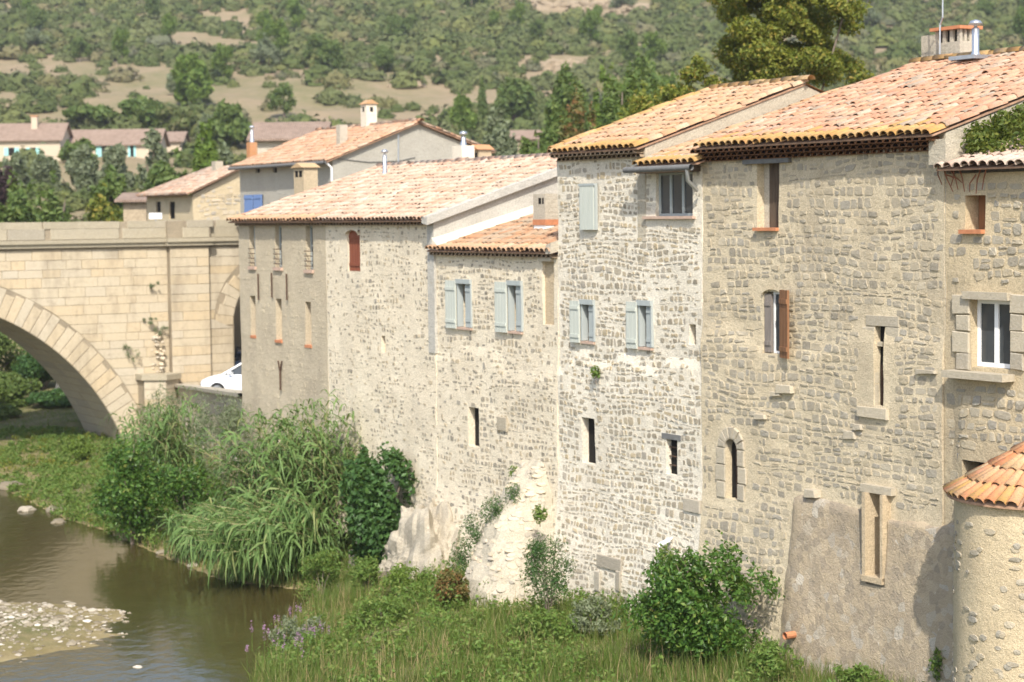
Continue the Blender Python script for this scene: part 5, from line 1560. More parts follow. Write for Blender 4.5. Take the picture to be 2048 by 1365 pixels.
# ================================================================== rocks and ruined buttress
def blob_mesh(fn, nu=36, nv=22):
    """closed-ish dome: fn(a, t) -> point, a angle 0..2pi, t 0..1 bottom to top"""
    V = np.array([fn(2 * math.pi * i / nu, j / (nv - 1)) for j in range(nv) for i in range(nu)])
    Fc = [(j * nu + i, j * nu + (i + 1) % nu, (j + 1) * nu + (i + 1) % nu, (j + 1) * nu + i) for j in range(nv - 1) for i in range(nu)]
    return V, np.array(Fc)
def rock(name, label, c, rx, ry, rz, ang, mat, seed, group=None, cat='rock', rough=.35, sub=None):
    def fn(a, t):
        e = math.pi / 2 * (t * 1.25 - .25)
        d = np.array([math.cos(a) * math.cos(e), math.sin(a) * math.cos(e), math.sin(e)])
        k_ = 1 + rough * float(fbm(np.array(d[0] * 1.7 + d[2] * 1.1), np.array(d[1] * 1.7 - d[2] * .9), seed, 4)) + rough * .35 * float(vnoise(np.array(d[0] * 3.2 + 9), np.array(d[2] * 3.5 + d[1] * 3), seed + 1)) + rough * .18 * float(vnoise(np.array(d[0] * 8 + d[1] * 7), np.array(d[2] * 8 + d[0] * 3), seed + 2)) + rough * .14 * float(vnoise(np.array(d[0] * 19 + d[1] * 11), np.array(d[2] * 17 - d[1] * 13), seed + 4))
        x, y = d[0] * rx * k_, d[1] * ry * k_
        return np.array([c[0] + x * math.cos(ang) - y * math.sin(ang), c[1] + x * math.sin(ang) + y * math.cos(ang), c[2] + d[2] * rz * k_])
    nu, nv = sub or (64, 40)
    v = blob_mesh(fn, nu, nv)
    root = part(name, v[0] , v[1], MT[mat], None, False)
    return tag(root, label, cat, group)
pr = M.pt(M.on(825, 1110)[0], -.5, 0)
rock('rock_outcrop', 'pale limestone outcrop at the foot of the cream house', (*M.pt(-15.0, -.35, 0)[:2], 1.0), 2.0, 1.15, 2.0, math.radians(-59), 'rock', 4, rough=.42)
rock('rock_outcrop', 'smaller grey rock beside the reed clump under the fig', (*M.pt(-17.2, -.5, 0)[:2], .7), 1.5, .8, 1.5, math.radians(-59), 'rock', 9, rough=.3)
rock('pale_boulder', 'pale boulder half hidden behind the fig bush against the wall', (*M.pt(-19.3, -.4, 0)[:2], 2.2), .7, .5, .9, 0, 'rock', 12, rough=.4)
# ruined buttress of rubble
bt_root = thing('ruined_buttress', 'broken leaning rubble buttress standing against the white house foot', 'buttress', M.pt(-9.4, -1.2, .9))
nu, nv = 30, 26
def pb(t): return np.interp(t, [0, .15, .35, .55, .75, .9, 1], [2.3, 2.25, 2.0, 1.6, .95, .4, -.05])
def ub0(t): return np.interp(t, [0, .3, .6, 1], [-10.75, -10.8, -10.85, -10.7])
def ub1(t): return np.interp(t, [0, .3, .6, 1], [-8.35, -8.5, -9.1, -9.8])
def bpt(a, t):
    """a 0..1 runs round the section from wall (far side) over the front to wall (near side)"""
    p = pb(t); x0, x1 = ub0(t), ub1(t)
    th = math.pi * a
    u = (x0 + x1) / 2 - (x1 - x0) / 2 * np.sign(math.cos(th)) * abs(math.cos(th)) ** .6
    s = -p * abs(math.sin(th)) ** .55
    z = .3 + 4.6 * t
    k_ = .16 * float(fbm(np.array(u * 1.5 + s), np.array(z * 1.3 + s), 55)) + .05 * float(vnoise(np.array(u * 5 + s * 4), np.array(z * 6), 56))
    return u + k_ * .6, s - k_, z
V = np.array([M.pt(*bpt(i / (nu - 1), j / (nv - 1))) for j in range(nv) for i in range(nu)])
ii = (np.arange(nv - 1)[:, None] * nu + np.arange(nu - 1)[None]).ravel()
bw = part('masonry_core', V, np.stack([ii, ii + 1, ii + nu + 1, ii + nu], 1), MT['cement'], bt_root, False)
r = np.random.default_rng(5)
protos = []
for Vp, q, t3 in SP:
    me = amesh(Vp, [q, t3], 'stone'); me.materials.append(MT['stone_b']); protos.append(me)
for i in range(280):
    a = r.uniform(.3, .97); t_ = r.uniform(.08, .95)
    p0 = M.pt(*bpt(a, t_)); pa = M.pt(*bpt(min(1, a + .02), t_)); pt_ = M.pt(*bpt(a, min(1, t_ + .03)))
    A = pa - p0; B = pt_ - p0; nv_ = np.cross(A, B); nv_ /= np.linalg.norm(nv_) + 1e-9
    A /= np.linalg.norm(A) + 1e-9; B = np.cross(nv_, A)
    o = put('stone', protos[i % 12], bw); c = p0 - org(bw); w_, h_ = r.uniform(.12, .3), r.uniform(.07, .15)
    mm = Matrix.Identity(4)
    for q in range(3): mm[q][0] = A[q] * w_; mm[q][1] = B[q] * h_; mm[q][2] = nv_[q] * .018; mm[q][3] = c[q]
    o.matrix_local = mm

# boulders along the water
for i, (px, py, sz, lab) in enumerate(((688, 1180, .34, 'round white boulder at the water edge below the fig'), (527, 1160, .26, 'flat white stone lying alone in the river'), (632, 1284, .2, 'small white stone in the near shallows'),
                                       (52, 1018, .42, 'pale flat rock at the left bank edge under the bridge'), (108, 1020, .40, 'upright pale rock among bank grasses left of the dark bush'), (116, 1042, .34, 'low pale slab touching the water below the upright rock'),
                                       (132, 1000, .26, 'small pale rock in the bank grass'), (20, 975, .6, 'broad pale rock ledge at the left frame edge on the bank'), (300, 1045, .2, 'small stone at the bank by the dark bush'), (325, 1105, .24, 'tan stone at the waterline under the dark bush'), (385, 1130, .2, 'tan stone at the waterline by the reeds'), (275, 1330, .16, 'small pale stone in the water at the bottom'), (130, 1222, .2, 'pale stone at the edge of the gravel bar'))):
    p = onz(px, py, WZ + .05); sz *= .7
    rock('river_stone', lab, (p[0], p[1], max(ground(p[0], p[1]), WZ - .03)), sz * 1.3, sz, sz * .6, random.uniform(0, 3), 'gravel', 20 + i, None, 'stone', .3, (14, 8))
# gravel
r = np.random.default_rng(3); pts = []
while len(pts) < 5200:
    x = r.uniform(-25, -6.5); y = r.uniform(41.5, 53)
    e = ((x + 16.6) / 7.2) ** 2 + ((y - 47.2) / 4.6) ** 2 + .3 * vnoise(x * .8, y * .8, 3)
    if e > 1.2 or r.random() > 1.25 - 1.0 * e: continue
    pts.append((x, y, ground(x, y)))
phi = (1 + 5 ** .5) / 2
ico = np.array([(-1, phi, 0), (1, phi, 0), (-1, -phi, 0), (1, -phi, 0), (0, -1, phi), (0, 1, phi), (0, -1, -phi), (0, 1, -phi), (phi, 0, -1), (phi, 0, 1), (-phi, 0, -1), (-phi, 0, 1)]) / 1.9
icf = np.array([(0, 11, 5), (0, 5, 1), (0, 1, 7), (0, 7, 10), (0, 10, 11), (1, 5, 9), (5, 11, 4), (11, 10, 2), (10, 7, 6), (7, 1, 8), (3, 9, 4), (3, 4, 2), (3, 2, 6), (3, 6, 8), (3, 8, 9), (4, 9, 5), (2, 4, 11), (6, 2, 10), (8, 6, 7), (9, 8, 1)])
n = len(pts); P = np.array(pts)
sc = r.lognormal(math.log(.042), .5, n).clip(.02, .16)
V = P[:, None, :] + ico[None] * sc[:, None, None] * r.uniform(.7, 1.3, (n, 12, 1)) * np.array([1.1, 1, .55])
o = part('gravel', V.reshape(-1, 3), (icf[None] + (np.arange(n) * 12)[:, None, None]).reshape(-1, 3), MT['gravel'], None)
tag(o, 'pale pebbles of the gravel bar in the river', 'gravel', None, 'stuff')

# ================================================================== vegetation
def leaf_cloud(blobs, n, size, seed=0, carve=.0, cs=1.5, up=.25, asp=2.0, shell=2.2):
    r = np.random.default_rng(seed)
    B = np.array(blobs, float)
    w = (B[:, 3] * B[:, 4] * B[:, 5]) ** .75; w /= w.sum()
    k_ = r.choice(len(B), n, p=w)
    d = r.normal(size=(n, 3)); d /= np.linalg.norm(d, axis=1, keepdims=True)
    rad = r.random(n) ** (1 / shell)
    rad *= 1 + .22 * fbm(d[:, 0] * 2.3 + k_ * 3.1, d[:, 1] * 2.3 + d[:, 2] * 1.7, seed)
    P = B[k_, :3] + d * rad[:, None] * B[k_, 3:]
    if carve:
        q = fbm(P[:, 0] * cs + P[:, 2] * .7 * cs, P[:, 1] * cs - P[:, 2] * .8 * cs, seed + 9)
        ok = q > -carve * .25
        P, d = P[ok], d[ok]; n = len(P)
    N = d * .7 + r.normal(size=(n, 3)) * .75 + np.array([0, 0, up]); N /= np.linalg.norm(N, axis=1, keepdims=True)
    A = np.cross(N, r.normal(size=(n, 3))); A /= np.linalg.norm(A, axis=1, keepdims=True)
    C = np.cross(N, A)
    s = size * r.uniform(.6, 1.35, (n, 1))
    V = np.stack([P - A * s, P + C * s / asp + N * s * .12, P + A * s, P - C * s / asp + N * s * .12], 1).reshape(-1, 3)
    return V, np.arange(4 * n).reshape(-1, 4)
def plant(name, label, cat, base, blobs, n, size, leaf_m, stems=3, trunk=.06, seed=0, group=None, carve=1.0, cs=1.5, asp=2.0, shell=2.2, crown='crown', bark='bark'):
    base = np.array(base, float)
    root = thing(name, label, cat, base, group)
    V, Fc = leaf_cloud(blobs, n, size, seed, carve, cs, asp=asp, shell=shell)
    part(crown, V, Fc, MT[leaf_m], root)
    r = np.random.default_rng(seed); L = []
    bl = sorted(blobs, key=lambda b: -b[3] * b[4] * b[5])[:max(stems, 1) * 2]
    for i, b in enumerate(bl):
        q = np.array(b[:3]); mid = base * .45 + q * .55 + r.normal(0, .1, 3) * abs(q - base).max() * .3
        mid[:2] = base[:2] * .65 + q[:2] * .35
        L.append(tube([base + r.normal(0, .3, 3) * [trunk, trunk, 0] - [0, 0, .15], mid, q, q + (q - mid) * .35], trunk, trunk * .25, 6))
    v = merge(L); part('trunk' if cat == 'tree' else 'stems', v[0], v[1], MT[bark], root, True)
    return root
def clump(c, w, h, n, seed, depth=None, taper=.35):
    """ellipsoids filling a rounded crown w wide, h high, standing on c"""
    r = np.random.default_rng(seed); depth = depth or w
    out = []
    for i in range(n):
        z = r.uniform(.18, .86); k_ = math.sqrt(max(.05, 1 - (2 * z - .85) ** 2 * .9))
        a = r.uniform(0, 2 * math.pi); q = r.uniform(.25, .78) * k_
        s = r.uniform(.17, .28)
        out.append((c[0] + math.cos(a) * q * w / 2 * 1.1, c[1] + math.sin(a) * q * depth / 2 * 1.1, c[2] + z * h, s * w, s * depth, s * h * .8))
    for i in range(n):
        z = r.uniform(.35, 1.0); a = r.uniform(0, 2 * math.pi); q = r.uniform(.6, 1.0) * math.sqrt(max(.05, 1 - (2 * z - .9) ** 2 * .8)); s = r.uniform(.06, .13)
        out.append((c[0] + math.cos(a) * q * w / 2, c[1] + math.sin(a) * q * depth / 2, c[2] + z * h, s * w * .8, s * depth * .8, s * h * 1.3))
    return out
def px_plant(name, label, cat, x0, x1, ytop, ybase, Y, n, size, leaf_m, nb=9, seed=0, depth=None, **kw):
    """a bush seen between the given pixel columns and rows, standing at distance Y"""
    if Y is None: Y = hit((x0 + x1) / 2, ybase, 100, 600)[1]; size = size * Y
    c = M.atdepth((x0 + x1) / 2, ybase, Y); g_ = ground(c[0], c[1])
    zt_ = max(M.atdepth((x0 + x1) / 2, ytop, Y)[2], g_ + .7)
    w_ = (x1 - x0) / F * Y
    zb = max(g_ - .1, c[2] - .2) if kw.pop('hang', False) else g_ - .05
    b = clump((c[0], c[1], zb), w_ * .95, (zt_ - zb), int(nb * 1.6), seed, depth)
    return plant(name, label, cat, (c[0], c[1], zb), b, n, size, leaf_m, seed=seed, **kw)

# --- near bank
px_plant('laurel_bush', 'large glossy green bush at the foot of the ochre house', 'bush', 1245, 1595, 1100, 1345, 38.5, 26000, .055, 'leaf_bush', 18, 3, trunk=.03, cs=2.6, depth=2.2, carve=.8, shell=1.7)
px_plant('shrub', 'dark feathery shrub growing in the gap beside the ruined buttress', 'bush', 1040, 1160, 1070, 1235, 42.8, 5000, .035, 'leaf_fig', 9, 4, trunk=.02, cs=3, asp=3)
b = M.pt(-10.7, -1.6, 2.9)
plant('shrub', 'dark weed bush hanging on the left shoulder of the ruined buttress', 'bush', M.pt(-10.4, -1.3, 2.6), [(*M.pt(-10.6, -1.5, 3.0), .35, .35, .55), (*M.pt(-10.2, -1.1, 3.6), .35, .35, .4), (*M.pt(-10.8, -1.7, 2.5), .3, .3, .45), (*M.pt(-9.9, -.8, 4.0), .25, .25, .3)], 4200, .035, 'leaf_fig', trunk=.015, seed=7, asp=3, cs=4)
px_plant('bramble', 'reddish green bramble left of the ruined buttress foot', 'bush', 862, 946, 1140, 1285, 45.2, 4200, .045, 'leaf_red', 8, 8, trunk=.015, cs=3)
px_plant('fig_bush', 'dark broad leaved fig bush against the cream wall beside the reeds', 'bush', 678, 835, 885, 1085, 52.0, 10000, .085, 'leaf_fig', 13, 9, trunk=.05, cs=1.8, asp=1.6, depth=1.5, carve=.85, shell=1.8)
px_plant('dark_bush', 'dark green broadleaf bush overhanging the water below the bridge', 'bush', 180, 350, 880, 1088, 60, 8000, .07, 'leaf_bush', 14, 10, trunk=.05, cs=2, asp=1.8)
px_plant('dark_bush', 'leafy green bush between the dark waterside bush and the reeds', 'bush', 300, 450, 920, 1110, 59, 5500, .06, 'leaf_bush', 11, 12, trunk=.04, cs=2)
px_plant('tamarisk', 'feathery grey green shrub in front of the retaining wall', 'bush', 370, 525, 790, 985, 60, 7500, .06, 'leaf_olive', 12, 13, trunk=.03, cs=2, asp=4, carve=.6, shell=1.6)
px_plant('tamarisk', 'feathery dark shrub at the bridge foot beside the cutwater', 'bush', 280, 385, 770, 960, 70, 4500, .06, 'leaf_olive', 9, 14, trunk=.03, cs=2, asp=4)
px_plant('dark_bush', 'small yellow green bush under the arch springing', 'bush', 125, 185, 872, 935, 80, 2200, .06, 'leaf_lime', 7, 15, trunk=.02)
for i, (x0, x1, y0, yb, Y, lab, lm) in enumerate(((-80, 60, 648, 900, 106, 'tall shrubs seen high through the arch at the left edge', 'leaf_wood'), (30, 150, 700, 900, 104, 'shaded creeper covered shrubs in front of the cliff behind the arch', 'leaf_fig'), (-70, 80, 745, 905, 99, 'dark shaded thicket beneath the arch at the left edge', 'leaf_wood'),
                                                   (60, 190, 800, 905, 98, 'dark shaded thicket beneath the arch by the cliff', 'leaf_fig'), (-60, 40, 830, 915, 95, 'low dark bush just behind the bridge at the left edge', 'leaf_wood'), (-140, -30, 700, 905, 101, 'tall thicket left of the arch crown beyond the bridge', 'leaf_wood'), (90, 200, 650, 780, 112, 'bushes on top of the grey cliff behind the arch', 'leaf_wood'))):
    px_plant('thicket', lab, 'bush', x0, x1, y0, yb, Y, 7000, .11, lm, 11, 30 + i, trunk=.05)  # the darker fig leaf colour puts the arch's shade into some thickets
rock('cliff_face', 'grey rock cliff seen through the bridge arch', (-19.5, 101, -1), 3.6, 2.6, 7.2, .4, 'cliff', 31, None, 'cliff', .5, (44, 30))

def blades(bases, heights, widths, lean, seed, segs=3, droop=.35):
    """curved grass or reed blades as tapering strips"""
    r = np.random.default_rng(seed); n = len(bases)
    a = r.uniform(0, 2 * math.pi, n)
    D = np.stack([np.cos(a), np.sin(a), np.zeros(n)], 1) * r.uniform(.1, 1, (n, 1)) * droop + np.asarray(lean)
    W = np.stack([-np.sin(a + r.normal(0, .7, n)), np.cos(a + r.normal(0, .7, n)), np.zeros(n)], 1)
    V = []
    for j in range(segs + 1):
        t_ = j / segs
        P = bases + heights[:, None] * (np.array([0, 0, 1.]) * (t_ - .28 * t_ ** 2 * np.linalg.norm(D, axis=1, keepdims=True)) + D * t_ ** 2)
        w_ = (widths * (1 - t_ ** 1.5) + .001)[:, None]
        V += [P - W * w_ / 2, P + W * w_ / 2]
    V = np.stack(V, 1).reshape(-1, 3); m_ = 2 * (segs + 1)
    q = np.array([(2 * j, 2 * j + 1, 2 * j + 3, 2 * j + 2) for j in range(segs)])
    return V, (q[None] + (np.arange(n) * m_)[:, None, None]).reshape(-1, 4)
def reeds(name, label, base, rad, ncane, height, lean, seed, leaf=.75, nl=17, leafw=.06):
    r = np.random.default_rng(seed); root = thing(name, label, 'reeds', base)
    st = []; LB = []; LD = []
    for i in range(ncane):
        a = r.uniform(0, 2 * math.pi); q = math.sqrt(r.random())
        p = np.array(base) + np.array([math.cos(a) * rad[0] * q, math.sin(a) * rad[1] * q, 0]); p[2] = ground(p[0], p[1]) - .1
        h = height * r.uniform(.65, 1.08)
        ln = np.array([*lean(p, r), 0.])
        cur = [p + np.array([0, 0, h]) * (t_ - .35 * t_ ** 2 * min(1.9, np.linalg.norm(ln))) + ln * h * t_ ** 2 for t_ in np.linspace(0, 1, 7)]
        st.append(tube(cur, .010, .004, 3))
        cur = np.array(cur)
        for j in range(nl):
            t_ = r.uniform(.12, 1); f_ = t_ * 6; i0 = min(5, int(f_)); b = cur[i0] + (cur[i0 + 1] - cur[i0]) * (f_ - i0)
            LB.append(b); LD.append((cur[i0 + 1] - cur[i0]) / np.linalg.norm(cur[i0 + 1] - cur[i0]))
    v = merge(st); part('canes', v[0], v[1], MT['reedstem'], root)
    LB = np.array(LB); LD = np.array(LD); n = len(LB)
    side = r.normal(size=(n, 3)); side -= (side * LD).sum(1, keepdims=True) * LD; side /= np.linalg.norm(side, axis=1, keepdims=True)
    L = leaf * r.uniform(.6, 1.25, (n, 1)); Wd = np.cross(LD, side) * leafw
    V = []
    for t_, w_ in ((0, .6), (.35, 1), (.7, .7), (1, .05)):
        P = LB + L * (LD * (t_ * .8 - .35 * t_ ** 2) + side * t_ * .6) - np.array([0, 0, 1]) * L * .55 * t_ ** 2.2
        V += [P - Wd * w_ / 2, P + Wd * w_ / 2]
    V = np.stack(V, 1).reshape(-1, 3)
    q = np.array([(0, 1, 3, 2), (2, 3, 5, 4), (4, 5, 7, 6)])
    part('leaves', V, (q[None] + (np.arange(n) * 8)[:, None, None]).reshape(-1, 4), MT['leaf_reed'], root)
    return root
bR = hit(615, 1120); bR = np.array([-5.6, 57.2, ground(-5.6, 57.2)])
reeds('giant_reed_clump', 'tall giant reed clump in the middle of the bank', (-5.6, 54.6, .8), (1.5, .9), 230, 4.3, lambda p, r: (r.normal(-.18, .16), r.normal(-.08, .15)), 1, nl=22)
reeds('giant_reed_clump', 'reeds arching over and drooping into the water', (-6.0, 53.6, .4), (1.3, .6), 170, 2.9, lambda p, r: (r.normal(-.42, .2), r.normal(-.62, .22)), 2, nl=22)
reeds('giant_reed_clump', 'smaller reed clump left of the tall reeds by the retaining wall', (-11.3, 65.5, .9), (1.1, .8), 110, 3.2, lambda p, r: (r.normal(-.1, .15), r.normal(-.1, .12)), 3)
reeds('giant_reed_clump', 'low reeds at the waterline left of the drooping reeds', (-8.3, 56.6, .5), (1.3, .6), 90, 1.7, lambda p, r: (r.normal(-.22, .2), r.normal(-.3, .2)), 4)

# --- grass on the banks: nobody could count it
r = np.random.default_rng(12)
def scatter(n, x0, x1, y0, y1, fn, seed):
    r = np.random.default_rng(seed)
    x = r.uniform(x0, x1, n); y = r.uniform(y0, y1, n)
    d = river_dist(x, y); sn = -((x - 5.77) * M.n[0] + (y - 38.1) * M.n[1])
    ok = (d > .05) & fn(x, y, d, sn)
    x, y = x[ok], y[ok]
    return np.stack([x, y, zt(x, y) - .02], 1)
nearfn = lambda x, y, d, sn: (sn < -.05)
B_ = scatter(110000, -8, 9, 31, 56, nearfn, 1)
hfac = (.6 + 1.1 * (fbm(B_[:, 0] * .7, B_[:, 1] * .7, 3) + .2)).clip(.2, 1.6)
dry = fbm(B_[:, 0] * .35, B_[:, 1] * .35, 6) > .1
v = blades(B_, hfac * r.uniform(.25, .62, len(B_)), r.uniform(.012, .026, len(B_)), (0, 0, 0), 2, 2, .5)
o = part('bank_grass', v[0], v[1], MT['grass'], None); tag(o, 'tall mixed green and dry grass on the near bank', 'grass', None, 'stuff')
farfn = lambda x, y, d, sn: (d < 14) & ((x < CW0[0] + (CW1[0] - CW0[0]) * (y - CW0[1]) / (CW1[1] - CW0[1]) - .2) | (y < 60)) & (sn < 25) & ((sn < -.1) | (y > 60))
B2 = scatter(60000, -27, -3, 53, 98, farfn, 4)
v = blades(B2, r.uniform(.25, .7, len(B2)) * np.interp(B2[:, 1], [60, 72], [1, .2]), r.uniform(.02, .045, len(B2)), (0, 0, 0), 5, 2, .5)
o = part('bank_grass', v[0], v[1], MT['grass'], None); tag(o, 'rough grass on the far bank around the bridge foot', 'grass', None, 'stuff')
B3 = scatter(6000, -8, 9, 31, 56, lambda x, y, d, sn: (sn < -.3) & (fbm(x * .45, y * .45, 14) > .02), 9)
v = blades(B3, r.uniform(.35, .85, len(B3)), r.uniform(.010, .02, len(B3)), (0, 0, 0), 8, 2, .35)
o = part('dry_stalks', v[0], v[1], leaf_mat('dry_stalk', [(0, (.24, .17, .085)), (.6, (.36, .27, .14)), (1, (.30, .26, .11))], .3), None); tag(o, 'tall dry straw coloured stalks in the near bank grass', 'grass', None, 'stuff')
# leafy weeds through the grass
def weeds(n, x0, x1, y0, y1, fn, seed, size, mat, label, hh=(.1, .45), rr0=(.15, .38)):
    P = scatter(n, x0, x1, y0, y1, fn, seed); rr = np.random.default_rng(seed)
    bl = np.concatenate([P + np.array([0, 0, 1]) * rr.uniform(*hh, (len(P), 1)), rr.uniform(*rr0, (len(P), 3))], 1)
    v = leaf_cloud(bl, len(P) * 34, size, seed)
    o = part('bank_weeds', v[0], v[1], MT[mat], None); return tag(o, label, 'weeds', None, 'stuff')
weeds(2600, -8, 8, 31, 56, lambda x, y, d, sn: (sn < -.1) & (fbm(x * .5, y * .5, 8) > -.05), 6, .05, 'weed', 'leafy weeds in the near bank grass')
weeds(2600, -24, -4, 53, 94, lambda x, y, d, sn: farfn(x, y, d, sn) & (fbm(x * .5, y * .5, 8) > 0) & (y < 72), 7, .06, 'weed', 'leafy weeds on the far bank')
weeds(5200, -26, -8, 62, 92, lambda x, y, d, sn: farfn(x, y, d, sn) & (fbm(x * .6, y * .6, 18) > -.2), 17, .055, 'weed', 'low green weeds on the flat bank before the bridge foot', (.03, .16), (.08, .22))
weeds(1500, -26, -8, 62, 92, lambda x, y, d, sn: farfn(x, y, d, sn) & (fbm(x * .6, y * .6, 28) > .1), 19, .05, 'leaf_tree', 'low yellowing weeds on the flat bank before the bridge foot', (.03, .2), (.08, .22))
fP_ = []
for px, py in ((560, 1300), (545, 1330), (590, 1275), (620, 1320), (575, 1345), (530, 1320), (640, 1300), (605, 1340)):
    q = hit(px, py); fP_.append(q)
fl = thing('loosestrife', 'purple flowering weeds at the near water edge', 'flower', fP_[0])
bb = [(*(q + r.normal(0, .15, 3) * [1, 1, 0] + [0, 0, r.uniform(.35, .7)]), .04, .04, .13) for q in fP_ for _ in range(4)]
v = leaf_cloud(bb, 900, .018, 4); part('flowers', v[0], v[1], MT['flower'], fl)
v = blades(np.array([np.array(b[:3]) - [0, 0, .55] for b in bb]), np.full(len(bb), .6), np.full(len(bb), .012), (0, 0, 0), 5, 2, .1); part('stems', v[0], v[1], MT['weed'], fl)
for i, (x0, x1, y0, yb, Y, lm, lab) in enumerate(((585, 700, 1095, 1185, 50.5, 'weed', 'fresh green weeds at the water edge under the reeds'), (690, 770, 1110, 1190, 49.5, 'weed', 'bright green weed patch below the rock outcrop'), (760, 880, 1130, 1230, 47, 'leaf_lime', 'tall green weeds in front of the rock outcrop'), (1000, 1130, 1270, 1380, 40.5, 'weed', 'low leafy shrub at the bottom centre of the bank'), (1130, 1250, 1200, 1290, 41.5, 'leaf_olive', 'grey green grass tuft before the white house'),
                                                   (1480, 1620, 1290, 1400, 36.5, 'weed', 'leafy green weeds at the bottom right of the glossy bush'), (1640, 1780, 1335, 1420, 35.2, 'weed', 'green weeds at the foot of the brown plinth'), (700, 830, 1230, 1330, 44, 'weed', 'green weed clump in the middle of the near bank'), (540, 660, 1240, 1340, 45, 'leaf_olive', 'pale weed clump by the near water edge'))):
    px_plant('bank_shrub', lab, 'weeds', x0, x1, y0, yb, Y, 2600, .05, lm, 8, 130 + i, trunk=.012, cs=3, carve=.6, asp=2.6, shell=1.5)
# tufts growing on walls
for i, (px, py, s, n_, sz, lab) in enumerate(((1035, 950, -.25, 260, .28, 'small green tuft on the ledge above the ruined buttress'), (1192, 745, -.15, 120, .16, 'little weed in a crack of the white house wall'), (1885, 1330, -.35, 420, .32, 'green weed at the foot of the wall in the turret shadow'), (1080, 1028, -.9, 200, .22, 'weed on the broken top of the ruined buttress'), (1330, 1110, -.5, 200, .25, 'sprig above the glossy bush'))):
    u_, z_ = M.on(px, py, s); p = M.pt(u_, s, z_)
    plant('wall_weed', lab, 'weed', p - [0, 0, sz * .7], [(*p, sz * .8, sz * .5, sz)], n_, .045, 'weed', 1, .01, 60 + i, carve=0)
for i, (px, py, sz) in enumerate(((265, 700, .5), (325, 655, .35), (305, 568, .3), (300, 640, .25))):
    q = gable_point  # placed on the bridge face
    d_ = ray(px, py); P_ = BR.P + BR.n * .25; kk = (P_ @ BR.n) / (d_[:2] @ BR.n); p = EYE + d_ * kk
    plant('wall_weed', ('larger weed growing from the arch ring', 'weed at the top of the broken cutwater', 'dry tuft high on the bridge spandrel', 'weed beside the broken cutwater')[i], 'weed', p - [0, 0, sz * .5], [(*(p + np.array([random.gauss(0, .35), 0, random.gauss(-.2, .35)]) * sz), sz * random.uniform(.15, .4), sz * .3, sz * random.uniform(.15, .45)) for _ in range(6)], 240, .05, 'leaf_olive', 1, .008, 70 + i, carve=0, shell=1.3, asp=3)

# ivy over the right-hand roof
blobs = []
r = np.random.default_rng(8)
for i in range(70):
    u_ = r.uniform(3.75, 8.5); s_ = r.uniform(.35, 3.4)
    blobs.append((*M.pt(u_, s_, 11.25 + .29 * (s_ + .27) + r.uniform(.05, .22)), .38, .38, .2))
for i in range(120):
    s_ = r.uniform(.25, 5.0); zz = 11.38 + math.sqrt(r.random()) * (.33 + .31 * s_)
    blobs.append((*M.pt(3.66 + r.uniform(0, .25), s_, zz), .2, .35, .24))
plant('ivy', 'dense yellow green ivy covering the roof above the right house', 'ivy', M.pt(4.5, 1, 11.4), blobs, 34000, .05, 'leaf_ivy', 2, .03, 9, carve=0)

# --- trees behind the roofs
def tree(label, x0, x1, ytop, ybot, Y, n, size, lm, nb, seed, group=None, trunk=.2, name='tree', carve=1.0, cs=.8):
    return px_plant(name, label, 'tree', x0, x1, ytop, ybot, Y, n, size, lm, nb, seed, group=group, trunk=trunk, carve=carve, cs=cs)
c = M.atdepth(1560, 200, 66); gB = ground(c[0], c[1])
bl = []
r = np.random.default_rng(21)
for i in range(95):
    a_ = r.uniform(0, 6.283); q_ = math.sqrt(r.random()); px = 1568 + 140 * q_ * math.cos(a_); py = 40 + 165 * q_ * math.sin(a_)
    q = M.atdepth(px, py, 66 + r.uniform(-1.8, 1.8)); s_ = r.uniform(.45, .8)
    bl.append((*q, s_, s_, s_ * .7))
for px, py in ((1385, 150), (1410, 125), (1330, 190), (1430, 170), (1720, 160), (1700, 130), (1290, 210), (1360, 185)):
    q = M.atdepth(px, py, 66); bl.append((*q, .5, .5, .35))
plant('tree', 'big yellow green tree rising behind the tiled roofs', 'tree', (c[0], c[1], gB), bl, 95000, .075, 'leaf_tree', 2, .06, 22, cs=1.2, carve=1.2)
for i, (x0, x1, y0, y1, Y, lm, lab) in enumerate(((1180, 1300, 150, 300, 98, 'leaf_wood', 'mid green tree behind the apricot roof'), (1270, 1390, 165, 300, 104, 'leaf_wood', 'tree with grey twigs between apricot roof and yellow green tree'), (1110, 1205, 200, 320, 92, 'leaf_red', 'tree with reddening leaves left of the apricot roof'),
                                                  (1060, 1150, 215, 320, 118, 'leaf_wood', 'dark tree right of the low shed'), (1180, 1250, 140, 230, 140, 'leaf_lime', 'light green tree above the reddening tree'), (1030, 1110, 275, 340, 105, 'leaf_wood', 'green bush just above the long roof'), (1230, 1330, 195, 300, 86, 'leaf_tree', 'yellowing tree at the apricot roof edge'),
                                                  (965, 1040, 235, 330, 150, 'leaf_olive', 'grey olive tree left of the low shed'), (1085, 1180, 150, 260, 160, 'leaf_wood', 'rounded tree on the slope above the shed'), (1240, 1330, 110, 220, 170, 'leaf_wood', 'dark rounded tree higher on the slope'),
                                                  (905, 950, 195, 270, None, 'leaf_lime', 'small pale tree left of the cypress'), (985, 1060, 160, 260, None, 'leaf_wood', 'dark tree right of the cypress'), (385, 440, 255, 320, 150, 'leaf_lime', 'bright lime bush left of the grey house'), (420, 500, 205, 300, None, 'leaf_wood', 'dark round tree above the grey house'),
                                                  (345, 420, 110, 215, None, 'leaf_lime', 'pale pine tree standing on the dry field'), (338, 385, 140, 190, None, 'leaf_olive', 'grey olive left of the pale pine'))):
    tree(lab, x0, x1, y0, y1, Y, 6500, .0017 * (Y or 1), lm, 11, 200 + i, trunk=.12, cs=.6)
